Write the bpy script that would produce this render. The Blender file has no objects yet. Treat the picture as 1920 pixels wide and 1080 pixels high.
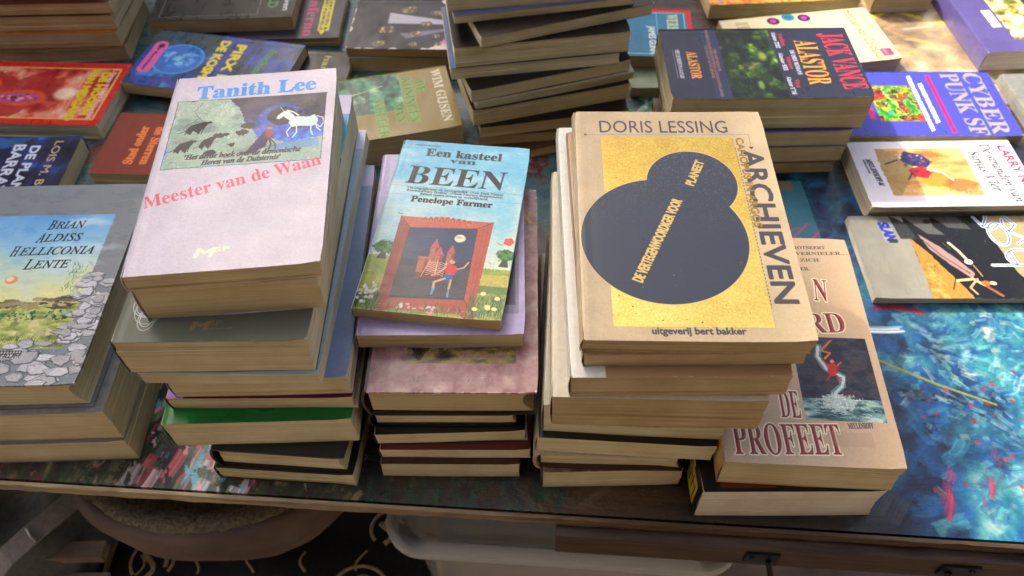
import bpy, math, random
import numpy as np
from mathutils import Matrix, Vector
R = math.radians
CM = 0.01
scn = bpy.context.scene
col = scn.collection
# ---------------------------------------------------------------- camera
cam = bpy.data.objects.new('camera', bpy.data.cameras.new('camera'))
col.objects.link(cam); scn.camera = cam
_f, _p, _r, _h = 1471.8, 0.90253, -0.02081, 59.594
fw = Vector((0, math.cos(_p), -math.sin(_p))); rt = Vector((1, 0, 0)); up = rt.cross(fw)
r2 = rt*math.cos(_r) + up*math.sin(_r); u2 = -rt*math.sin(_r) + up*math.cos(_r)
cam.matrix_world = Matrix(((r2.x, u2.x, -fw.x, 0), (r2.y, u2.y, -fw.y, 0), (r2.z, u2.z, -fw.z, _h*CM), (0, 0, 0, 1)))
cam.data.sensor_width = 36; cam.data.lens = 36*_f/1920
cam.data.clip_start = 0.02; cam.data.clip_end = 200
cam.data.dof.use_dof = True; cam.data.dof.focus_distance = 0.56; cam.data.dof.aperture_fstop = 9.0
# ---------------------------------------------------------------- sky and sun
SUN_EL, SUN_AZ = 40, -40       # azimuth measured from +Y (behind the table) towards +X
w = bpy.data.worlds.new('World'); scn.world = w; w.use_nodes = True
nt = w.node_tree; bg = nt.nodes['Background']
sky = nt.nodes.new('ShaderNodeTexSky'); sky.sky_type = 'NISHITA'; sky.sun_disc = False
sky.sun_elevation = R(SUN_EL); sky.sun_rotation = R(SUN_AZ); sky.dust_density = 6.0; sky.air_density = 0.7; sky.ozone_density = 0.0
nt.links.new(sky.outputs[0], bg.inputs[0]); bg.inputs[1].default_value = 0.13
sl = bpy.data.lights.new('sun', 'SUN'); sl.energy = 2.3; sl.angle = R(2.0); sl.color = (1, .93, .82)
sun = bpy.data.objects.new('sun', sl); col.objects.link(sun)
d = Vector((math.sin(R(SUN_AZ))*math.cos(R(SUN_EL)), math.cos(R(SUN_AZ))*math.cos(R(SUN_EL)), math.sin(R(SUN_EL))))
sun.rotation_euler = d.to_track_quat('Z', 'Y').to_euler(); sun.location = d*3
scn.view_settings.view_transform = 'Standard'; scn.view_settings.look = 'None'; scn.view_settings.gamma = 1
scn.view_settings.exposure = 1.65
scn.cycles.max_bounces = 8
# ---------------------------------------------------------------- helpers
def link(o, parent=None):
    col.objects.link(o)
    if parent: o.parent = parent
    return o
def mesh(name, vs, fs, mats, parent=None, smooth=False, uvs=None, mi=None):
    me = bpy.data.meshes.new(name); me.from_pydata([tuple(v) for v in vs], [], [tuple(f) for f in fs])
    for m in (mats if isinstance(mats, (list, tuple)) else [mats]): me.materials.append(m)
    if uvs is not None:
        ul = me.uv_layers.new(name='UVMap'); li = np.empty(len(me.loops), dtype=np.int32); me.loops.foreach_get('vertex_index', li)
        ul.data.foreach_set('uv', np.asarray(uvs, dtype=np.float32)[li].ravel())
    if mi is not None: me.polygons.foreach_set('material_index', mi)
    if smooth: me.polygons.foreach_set('use_smooth', [True]*len(me.polygons))
    me.update()
    return link(bpy.data.objects.new(name, me), parent)
def tag(o, label, cat, group=None, kind=None):
    if label: o['label'] = label
    if cat: o['category'] = cat
    if group: o['group'] = group
    if kind: o['kind'] = kind
    return o
def box(cx, cy, cz, sx, sy, sz):
    vs = [(cx+a*sx/2, cy+b*sy/2, cz+c*sz/2) for c in (-1, 1) for a, b in ((-1, -1), (1, -1), (1, 1), (-1, 1))]
    return vs, [(3, 2, 1, 0), (4, 5, 6, 7), (0, 1, 5, 4), (1, 2, 6, 5), (2, 3, 7, 6), (3, 0, 4, 7)]
def tube(pts, r, n=8):
    vs, fs = [], []
    P = [Vector(p) for p in pts]
    for i, p in enumerate(P):
        t = (P[min(i+1, len(P)-1)] - P[max(i-1, 0)]).normalized()
        a = t.cross(Vector((0, 0, 1)));  a = a.normalized() if a.length > 1e-4 else Vector((1, 0, 0))
        b = t.cross(a); rr = r[i] if isinstance(r, (list, tuple)) else r
        for k in range(n):
            q = 2*math.pi*k/n; vs.append(p + a*math.cos(q)*rr + b*math.sin(q)*rr)
    for i in range(len(P)-1):
        for k in range(n):
            fs.append((i*n+k, i*n+(k+1) % n, (i+1)*n+(k+1) % n, (i+1)*n+k))
    fs.append(tuple(range(n))[::-1]); fs.append(tuple((len(P)-1)*n+k for k in range(n)))
    return vs, fs
def merge(*parts):
    vs, fs = [], []
    for v, f in parts:
        o = len(vs); vs += list(v); fs += [tuple(i+o for i in q) for q in f]
    return vs, fs
def newmat(name):
    m = bpy.data.materials.new(name); m.use_nodes = True
    return m, m.node_tree, m.node_tree.nodes['Principled BSDF']
def N(nt, t, **k):
    n = nt.nodes.new(t)
    for a, b in k.items(): setattr(n, a, b)
    return n
def noise(nt, src, scale, detail=4, rough=.55, map_scale=None):
    n = N(nt, 'ShaderNodeTexNoise'); n.inputs['Scale'].default_value = scale; n.inputs['Detail'].default_value = detail; n.inputs['Roughness'].default_value = rough
    if map_scale:
        mp = N(nt, 'ShaderNodeMapping'); mp.inputs['Scale'].default_value = map_scale
        nt.links.new(src, mp.inputs[0]); src = mp.outputs[0]
    nt.links.new(src, n.inputs['Vector']); return n
def ramp(nt, src, stops):
    r = N(nt, 'ShaderNodeValToRGB'); e = r.color_ramp.elements
    for i, (p, c) in enumerate(stops):
        if i > 1: e.new(p)
        e[i].position = p; e[i].color = (*c, 1)
    nt.links.new(src, r.inputs[0]); return r
def bump(nt, src, b, strength, dist=.0005, prev=None):
    n = N(nt, 'ShaderNodeBump'); n.inputs['Strength'].default_value = strength; n.inputs['Distance'].default_value = dist
    nt.links.new(src, n.inputs['Height'])
    if prev: nt.links.new(prev.outputs[0], n.inputs['Normal'])
    nt.links.new(n.outputs[0], b.inputs['Normal']); return n
def simple(name, c, rough=.6, nscale=60, var=.25, bstr=.15, coat=0, metal=0, bd=.0005):
    m, nt, b = newmat(name); tc = N(nt, 'ShaderNodeTexCoord')
    n = noise(nt, tc.outputs['Object'], nscale, 6)
    lo = tuple(x*(1-var) for x in c); hi = tuple(min(1, x*(1+var)) for x in c)
    r = ramp(nt, n.outputs[0], [(.3, lo), (.7, hi)]); nt.links.new(r.outputs[0], b.inputs['Base Color'])
    b.inputs['Roughness'].default_value = rough; b.inputs['Coat Weight'].default_value = coat; b.inputs['Metallic'].default_value = metal
    if bstr: bump(nt, n.outputs[0], b, bstr, bd)
    return m
# ---- paper block: thin sheets seen edge-on
_pages = {}
def page_mat(tone):
    if tone in _pages: return _pages[tone]
    c = {'white': (.76, .73, .63), 'cream': (.72, .655, .44), 'tan': (.64, .555, .335), 'brown': (.57, .455, .26), 'dark': (.50, .37, .19)}[tone]
    m, nt, b = newmat('paper_edges_'+tone); tc = N(nt, 'ShaderNodeTexCoord'); oi = N(nt, 'ShaderNodeObjectInfo')
    add = N(nt, 'ShaderNodeVectorMath'); add.operation = 'ADD'
    nt.links.new(tc.outputs['Object'], add.inputs[0]); nt.links.new(oi.outputs['Random'], add.inputs[1])
    fine = noise(nt, add.outputs[0], 1, 3, .7, (5, 5, 3200)); mid = noise(nt, add.outputs[0], 1, 4, .7, (7, 7, 1100)); big = noise(nt, add.outputs[0], 22, 4, .6)
    mx = N(nt, 'ShaderNodeMix'); mx.data_type = 'FLOAT'; mx.inputs[0].default_value = .4
    nt.links.new(fine.outputs[0], mx.inputs[2]); nt.links.new(mid.outputs[0], mx.inputs[3])
    lo = tuple(x*k for x, k in zip(c, (.74, .72, .68))); dk = tuple(x*k for x, k in zip(c, (.45, .38, .3))); hi = tuple(min(1, x*k) for x, k in zip(c, (1.16, 1.17, 1.2)))
    r = ramp(nt, mx.outputs[0], [(.33, dk), (.40, lo), (.64, hi)])
    r2 = ramp(nt, big.outputs[0], [(.3, (.82, .76, .68)), (.62, (1, 1, 1))])
    mm = N(nt, 'ShaderNodeMix'); mm.data_type = 'RGBA'; mm.blend_type = 'MULTIPLY'; mm.inputs[0].default_value = 1
    nt.links.new(r.outputs[0], mm.inputs[6]); nt.links.new(r2.outputs[0], mm.inputs[7])
    nt.links.new(mm.outputs[2], b.inputs['Base Color']); b.inputs['Roughness'].default_value = .85
    b.inputs['Specular IOR Level'].default_value = .25
    bump(nt, mx.outputs[0], b, .8, .0005); _pages[tone] = m; return m
# ================================================================ painting flat print with numpy
_rs = np.random.RandomState(7)
def fbm(h, w, cell, octs=4, seed=0, ax=1., ay=1.):
    rs = np.random.RandomState(seed); out = np.zeros((h, w), np.float32); amp = 1.; tot = 0
    for o in range(octs):
        cx, cy = max(cell*ax/2**o, 1.01), max(cell*ay/2**o, 1.01)
        gy, gx = int(h/cy)+3, int(w/cx)+3; g = rs.rand(gy, gx).astype(np.float32)
        y = np.arange(h)/cy; x = np.arange(w)/cx; iy = y.astype(int); ix = x.astype(int)
        fy = (y-iy); fx = (x-ix); fy = (fy*fy*(3-2*fy))[:, None].astype(np.float32); fx = (fx*fx*(3-2*fx))[None].astype(np.float32)
        a = g[iy][:, ix]; b_ = g[iy][:, ix+1]; c = g[iy+1][:, ix]; d_ = g[iy+1][:, ix+1]
        out += amp*((a*(1-fx)+b_*fx)*(1-fy)+(c*(1-fx)+d_*fx)*fy); tot += amp; amp *= .55
    return out/tot
MAP = {}
for i in range(26):
    MAP[('b', chr(65+i))] = chr(0x1D400+i); MAP[('b', chr(97+i))] = chr(0x1D41A+i)
    MAP[('i', chr(65+i))] = chr(0x1D434+i); MAP[('i', chr(97+i))] = chr(0x1D44E+i) if i != 7 else chr(0x210E)
for i in range(10): MAP[('b', str(i))] = chr(0x1D7CE+i)
_gl = {}
def glyphs(s, st):
    if (s, st) in _gl: return _gl[(s, st)]
    c = bpy.data.curves.new('t', 'FONT'); c.body = ''.join(MAP.get((st, ch), ch) for ch in s); c.resolution_u = 3
    o = bpy.data.objects.new('t', c); m = o.to_mesh(); m.calc_loop_triangles()
    v = np.empty(len(m.vertices)*3, np.float32); m.vertices.foreach_get('co', v); v = v.reshape(-1, 3)[:, :2].copy()
    t = np.empty(len(m.loop_triangles)*3, np.int32); m.loop_triangles.foreach_get('vertices', t); t = t.reshape(-1, 3)
    o.to_mesh_clear(); bpy.data.objects.remove(o); bpy.data.curves.remove(c)
    _gl[(s, st)] = (v, t); return v, t
def cap_h(st): return {'': .69, 'sb': .69}.get(st, .66)
class Cv:
    """a print laid out in fractions of the cover: u to the right, v down"""
    def __init__(s, wcm, hcm, ppc=34, color=(1, 1, 1)):
        s.w, s.h = int(wcm*ppc), int(hcm*ppc); s.ppc = ppc
        s.a = np.ones((s.h, s.w, 4), np.float32); s.a[..., :3] = color; s.a[..., 3] = 0
        s.seed = 1
    def _bb(s, x0, y0, x1, y1, pad=2):
        return max(0, int(x0-pad)), max(0, int(y0-pad)), min(s.w, int(x1+pad)+1), min(s.h, int(y1+pad)+1)
    def blend(s, X0, Y0, m, c, al=1., metal=None):
        h, w = m.shape
        if h <= 0 or w <= 0: return
        m = (m*al)[..., None]; d_ = s.a[Y0:Y0+h, X0:X0+w]; c = np.asarray(c, np.float32)
        d_[..., :3] = d_[..., :3]*(1-m)+c*m
        if metal is not None: d_[..., 3:] = d_[..., 3:]*(1-m)+metal*m
    def nz(s, cell=20, octs=4, ax=1, ay=1):
        s.seed += 1; return fbm(s.h, s.w, cell, octs, s.seed, ax, ay)
    def tone(s, amt=.08, cell=20, octs=5, ax=1, ay=1, tint=(1, 1, 1)):
        n = (s.nz(cell, octs, ax, ay)-.5)*2*amt; s.a[..., :3] = np.clip(s.a[..., :3]*(1+n[..., None]*np.asarray(tint, np.float32)), 0, 1)
    def grid(s, X0, Y0, X1, Y1):
        yy, xx = np.mgrid[Y0:Y1, X0:X1].astype(np.float32); return xx+.5, yy+.5
    def poly(s, pts, c, al=1., rough=0., cell=14, metal=None, soft=.6):
        P = np.array([(u*s.w, v*s.h) for u, v in pts], np.float32); r = rough*s.ppc
        X0, Y0, X1, Y1 = s._bb(P[:, 0].min(), P[:, 1].min(), P[:, 0].max(), P[:, 1].max(), 2+r)
        if X1 <= X0 or Y1 <= Y0: return
        xx, yy = s.grid(X0, Y0, X1, Y1)
        if r:
            s.seed += 1; xx = xx+(fbm(Y1-Y0, X1-X0, cell, 4, s.seed)-.5)*2*r; s.seed += 1; yy = yy+(fbm(Y1-Y0, X1-X0, cell, 4, s.seed)-.5)*2*r
        ins = np.zeros(xx.shape, bool); dist = np.full(xx.shape, 1e9, np.float32)
        for i in range(len(P)):
            (ax, ay), (bx, by) = P[i-1], P[i]
            if ay != by:
                cr = ((ay > yy) != (by > yy)) & (xx < (bx-ax)*(yy-ay)/(by-ay)+ax); ins ^= cr
            ex, ey = bx-ax, by-ay; L = ex*ex+ey*ey+1e-9
            t = np.clip(((xx-ax)*ex+(yy-ay)*ey)/L, 0, 1); dist = np.minimum(dist, np.hypot(xx-ax-t*ex, yy-ay-t*ey))
        m = np.clip(.5+np.where(ins, dist, -dist)/(2*soft), 0, 1); s.blend(X0, Y0, m, c, al, metal)
    def rect(s, u0, v0, u1, v1, c, al=1., metal=None, rough=0): s.poly([(u0, v0), (u1, v0), (u1, v1), (u0, v1)], c, al, rough, metal=metal)
    def frame(s, u0, v0, u1, v1, wd, c, al=1.):
        s.line([(u0, v0), (u1, v0), (u1, v1), (u0, v1), (u0, v0)], wd, c, al)
    def ell(s, u, v, ru, rv, c, al=1., soft=.8, rough=0., cell=10, metal=None, ang=0):
        cx, cy, rx, ry = u*s.w, v*s.h, ru*s.w, rv*s.h; R_ = max(rx, ry)+rough*s.ppc
        X0, Y0, X1, Y1 = s._bb(cx-R_, cy-R_, cx+R_, cy+R_, 3+soft)
        if X1 <= X0 or Y1 <= Y0: return
        xx, yy = s.grid(X0, Y0, X1, Y1)
        if rough:
            s.seed += 1; xx = xx+(fbm(Y1-Y0, X1-X0, cell, 3, s.seed)-.5)*2*rough*s.ppc; s.seed += 1; yy = yy+(fbm(Y1-Y0, X1-X0, cell, 3, s.seed)-.5)*2*rough*s.ppc
        dx, dy = xx-cx, yy-cy; ca, sa = math.cos(ang), math.sin(ang); dx, dy = dx*ca+dy*sa, -dx*sa+dy*ca
        q = np.hypot(dx/max(rx, .5), dy/max(ry, .5)); m = np.clip((1-q)*min(rx, ry)/soft+.5, 0, 1); s.blend(X0, Y0, m, c, al, metal)
    def line(s, pts, wd, c, al=1., taper=False, metal=None, dash=None):
        P = np.array([(u*s.w, v*s.h) for u, v in pts], np.float32); r = wd*s.ppc/2
        X0, Y0, X1, Y1 = s._bb(P[:, 0].min(), P[:, 1].min(), P[:, 0].max(), P[:, 1].max(), r+2)
        if X1 <= X0 or Y1 <= Y0: return
        xx, yy = s.grid(X0, Y0, X1, Y1); m = np.zeros(xx.shape, np.float32); n = len(P)-1; acc = 0
        for i in range(n):
            (ax, ay), (bx, by) = P[i], P[i+1]; ex, ey = bx-ax, by-ay; L = ex*ex+ey*ey+1e-9
            t = np.clip(((xx-ax)*ex+(yy-ay)*ey)/L, 0, 1); rr = r*(1-(i+t)/n*.9) if taper else r
            mm = np.clip(rr+.5-np.hypot(xx-ax-t*ex, yy-ay-t*ey), 0, 1)*min(1, 2*r+.2)
            if dash: mm = mm*((((t*math.sqrt(L)+acc)/s.ppc) % dash) < dash*.55)
            acc += math.sqrt(L); m = np.maximum(m, mm)
        s.blend(X0, Y0, m, c, al, metal)
    def text(s, t, p0, p1, hgt, c, st='', al=1., out=None, ow=.03, bold=0., metal=None, slant=0.):
        """baseline from p0 to p1 in fractions, capital height hgt in cm"""
        if st == 'sb': st, bold = '', bold+hgt*.045
        if st in ('bi', 'sc'): st, bold = 'i', bold+hgt*(.03 if st == 'bi' else .0)
        v, tr = glyphs(t, st)
        if len(tr) == 0: return
        v = v.copy(); v[:, 0] -= v[:, 0].min(); W = v[:, 0].max(); v = v/np.array([W, cap_h(st)], np.float32)
        a = np.array([p0[0]*s.w, p0[1]*s.h]); b_ = np.array([p1[0]*s.w, p1[1]*s.h]); e = b_-a; L = np.hypot(*e)
        e1 = e; n_ = np.array([e[1], -e[0]])/L*hgt*s.ppc
        P = a+v[:, :1]*e1+v[:, 1:]*(n_+slant*e/L*hgt*s.ppc)
        S = 2; pad = 3+(ow*s.ppc if out is not None else 0)+bold*s.ppc
        X0, Y0, X1, Y1 = s._bb(P[:, 0].min(), P[:, 1].min(), P[:, 0].max(), P[:, 1].max(), pad)
        if X1-X0 < 2 or Y1-Y0 < 2: return
        H, Wd = (Y1-Y0)*S, (X1-X0)*S; m = np.zeros((H, Wd), np.float32); Q = (P-[X0, Y0])*S-.5
        for i, j, k in tr:
            A, B, C_ = Q[i], Q[j], Q[k]; x0 = max(int(min(A[0], B[0], C_[0])), 0); x1 = min(int(max(A[0], B[0], C_[0]))+2, Wd)
            y0 = max(int(min(A[1], B[1], C_[1])), 0); y1 = min(int(max(A[1], B[1], C_[1]))+2, H)
            if x1 <= x0 or y1 <= y0: continue
            gx = np.arange(x0, x1)[None]; gy = np.arange(y0, y1)[:, None]
            def ed(p, q): return (q[0]-p[0])*(gy-p[1])-(q[1]-p[1])*(gx-p[0])
            w0, w1, w2 = ed(A, B), ed(B, C_), ed(C_, A)
            ok = ((w0 >= -.6) & (w1 >= -.6) & (w2 >= -.6)) | ((w0 <= .6) & (w1 <= .6) & (w2 <= .6)); m[y0:y1, x0:x1][ok] = 1
        def grow(m, r):
            o = m.copy(); k = max(1, int(round(r)))
            for dx in range(-k, k+1):
                for dy in range(-k, k+1):
                    if dx*dx+dy*dy <= k*k+.5: o = np.maximum(o, np.roll(np.roll(m, dx, 1), dy, 0))
            return o
        if bold: m = grow(m, bold*s.ppc*S)
        def dn(m): return m.reshape(Y1-Y0, S, X1-X0, S).mean((1, 3))
        if out is not None: s.blend(X0, Y0, dn(grow(m, max(1, ow*s.ppc*S))), out, al, metal)
        s.blend(X0, Y0, dn(m), c, al, metal)
    def spots(s, n, u0, v0, u1, v1, r0, r1, cols, al=.8, rough=.03):
        for _ in range(n):
            r = _rs.uniform(r0, r1)*s.ppc
            s.ell(_rs.uniform(u0, u1), _rs.uniform(v0, v1), r/s.w, r*_rs.uniform(.6, 1)/s.h, cols[_rs.randint(len(cols))], al*_rs.uniform(.6, 1), rough=rough, ang=_rs.uniform(0, 3))
    def grass(s, n, u0, v0, u1, v1, ln, cols, wd=.05, lean=.5):
        for _ in range(n):
            u, v = _rs.uniform(u0, u1), _rs.uniform(v0, v1); L = ln*_rs.uniform(.5, 1)*s.ppc; q = _rs.uniform(-lean, lean)
            s.line([(u, v), (u+L*.5*q*.5/s.w, v-L*.55/s.h), (u+L*q/s.w, v-L/s.h)], wd, cols[_rs.randint(len(cols))], .9, taper=True)
    def dabs(s, u0, v0, u1, v1, n, ln=.35, wd=.1, jit=.25, ang=None, al=.6):
        """short brush dabs that pick up the colour below them"""
        for _ in range(n):
            u, v = _rs.uniform(u0, u1), _rs.uniform(v0, v1); x, y = min(int(u*s.w), s.w-1), min(int(v*s.h), s.h-1)
            if x < 0 or y < 0: continue
            c = np.clip(s.a[y, x, :3]*_rs.uniform(1-jit, 1+jit*1.15)+_rs.normal(0, .02, 3), 0, 1); a = _rs.uniform(0, 3.14) if ang is None else ang+_rs.normal(0, .35); L = ln*_rs.uniform(.4, 1)*s.ppc/2
            U0, V0 = max(u-L*math.cos(a)/s.w, u0), max(v-L*math.sin(a)/s.h, v0); U1, V1 = min(u+L*math.cos(a)/s.w, u1), min(v+L*math.sin(a)/s.h, v1)
            s.line([(U0, V0), (U1, V1)], wd*_rs.uniform(.5, 1.2), c, al)
    def paint(s, u0, v0, u1, v1, stops, cell=20, ax=1, ay=1, octs=5, al=1., vert=0.):
        """cloudy many-coloured region; vert mixes in the height so colours change from top to bottom"""
        X0, Y0, X1, Y1 = int(u0*s.w), int(v0*s.h), int(u1*s.w), int(v1*s.h); s.seed += 1
        X0, Y0 = max(X0, 0), max(Y0, 0); X1, Y1 = min(X1, s.w), min(Y1, s.h)
        n = fbm(Y1-Y0, X1-X0, cell, octs, s.seed, ax, ay); n = np.clip((n-.5)*1.9+.5, 0, 1)
        g = np.linspace(0, 1, Y1-Y0)[:, None]; n = n*(1-vert)+g*vert
        xs = [p for p, _ in stops]; o = np.stack([np.interp(n, xs, [c[k] for _, c in stops]) for k in range(3)], -1)
        s.blend(X0, Y0, np.ones(n.shape, np.float32), o, al)
    def wear(s, c=(.86, .83, .77), amt=.9, wd=.07, scratches=10):
        xx, yy = s.grid(0, 0, s.w, s.h); e = np.minimum(np.minimum(xx, s.w-xx), np.minimum(yy, s.h-yy))/s.ppc
        cd = np.minimum(np.minimum(np.hypot(xx, yy), np.hypot(s.w-xx, yy)), np.minimum(np.hypot(xx, s.h-yy), np.hypot(s.w-xx, s.h-yy)))/s.ppc
        n = s.nz(9, 4); lim = wd*.8*np.clip((n-.5)*4, 0, 1.3)+.008
        m = np.clip((lim-e)/.03, 0, 1)*.7; m = np.maximum(m, np.clip((.3*n-cd)/.06, 0, 1)); s.blend(0, 0, m, c, amt)
        for _ in range(scratches):
            u, v = _rs.rand(2); a_ = _rs.rand()*6; L = _rs.uniform(.01, .08)
            s.line([(u, v), (u+L*math.cos(a_), v+L*math.sin(a_)*.7)], .015, (.85, .82, .78), .25)
    def material(s, name, rough=.38, coat=.08, bstr=.12, metal_rough=.3):
        im = bpy.data.images.new(name, s.w, s.h, alpha=True); im.alpha_mode = 'CHANNEL_PACKED'
        im.pixels.foreach_set(np.clip(s.a, 0, 1)[::-1].ravel()); im.update(); im.pack()
        m, nt, b = newmat(name); tc = N(nt, 'ShaderNodeTexCoord'); ti = N(nt, 'ShaderNodeTexImage'); ti.image = im; ti.extension = 'EXTEND'
        nt.links.new(tc.outputs['UV'], ti.inputs[0]); 
        b.inputs['Roughness'].default_value = rough; b.inputs['Coat Weight'].default_value = coat; b.inputs['Coat Roughness'].default_value = .2; b.inputs['Specular IOR Level'].default_value = .36
        n1 = noise(nt, tc.outputs['Object'], 1400, 3); n2 = noise(nt, tc.outputs['Object'], 35, 3)
        nt.links.new(ti.outputs['Alpha'], b.inputs['Metallic']); nt.links.new(ti.outputs['Color'], b.inputs['Base Color'])
        rr = N(nt, 'ShaderNodeMapRange'); rr.inputs[1].default_value = .3; rr.inputs[2].default_value = .7; rr.inputs[3].default_value = rough-.13; rr.inputs[4].default_value = rough+.16
        n3 = noise(nt, tc.outputs['Object'], 28, 7, .7, (1, 2.2, 1)); nt.links.new(n3.outputs[0], rr.inputs[0]); nt.links.new(rr.outputs[0], b.inputs['Roughness'])
        b1 = bump(nt, n1.outputs[0], b, bstr, .0002); bump(nt, n2.outputs[0], b, .10, .0010, b1)
        return m
# an added, unseen screen, up and to the left behind the table, which keeps the sun off the left piles
_aw = simple('screen_canvas', (.55, .5, .42), .8, 8, .1, .2)
_v = [(x, y, z) for z in (2.08, 2.10) for x, y in ((-5.2, 1.0), (-1.24, 1.0), (-1.24, 4.4), (-5.2, 4.4))]
tag(mesh('unseen_sun_screen', _v, [(3, 2, 1, 0), (4, 5, 6, 7), (0, 1, 5, 4), (1, 2, 6, 5), (2, 3, 7, 6), (3, 0, 4, 7)], _aw), None, None, kind='structure')
# unseen wall and slanted screen added behind the camera to cut front sky light
_wl = simple('bounce_wall_plaster', (.23, .205, .165), .85, 5, .2, .3)
_v = [(x, y, z) for z in (-.6, 3.6) for x, y in ((-6, -2.3), (6, -2.3), (6, -2.1), (-6, -2.1))]
tag(mesh('unseen_bounce_wall', _v, [(3, 2, 1, 0), (4, 5, 6, 7), (0, 1, 5, 4), (1, 2, 6, 5), (2, 3, 7, 6), (3, 0, 4, 7)], _wl), None, None, kind='structure')
_v = [(x, y, z+(y+2.1)*-.22) for z in (2.5, 2.53) for x, y in ((-5, -2.09), (5, -2.09), (5, -.2), (-5, -.2))]
tag(mesh('unseen_sky_screen', _v, [(3, 2, 1, 0), (4, 5, 6, 7), (0, 1, 5, 4), (1, 2, 6, 5), (2, 3, 7, 6), (3, 0, 4, 7)], _aw), None, None, kind='structure')
_hd = simple('dark_screen', (.07, .085, .05), .9, 6, .4, .5)  # unseen screen added at the back to block low sky reflected in covers
_v = [(x, y, z) for z in (-.6, 3.0) for x, y in ((-9, 5.6), (9, 5.6), (9, 6.2), (-9, 6.2))]
tag(mesh('unseen_back_screen', _v, [(3, 2, 1, 0), (4, 5, 6, 7), (0, 1, 5, 4), (1, 2, 6, 5), (2, 3, 7, 6), (3, 0, 4, 7)], _hd), None, None, kind='structure')
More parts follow.
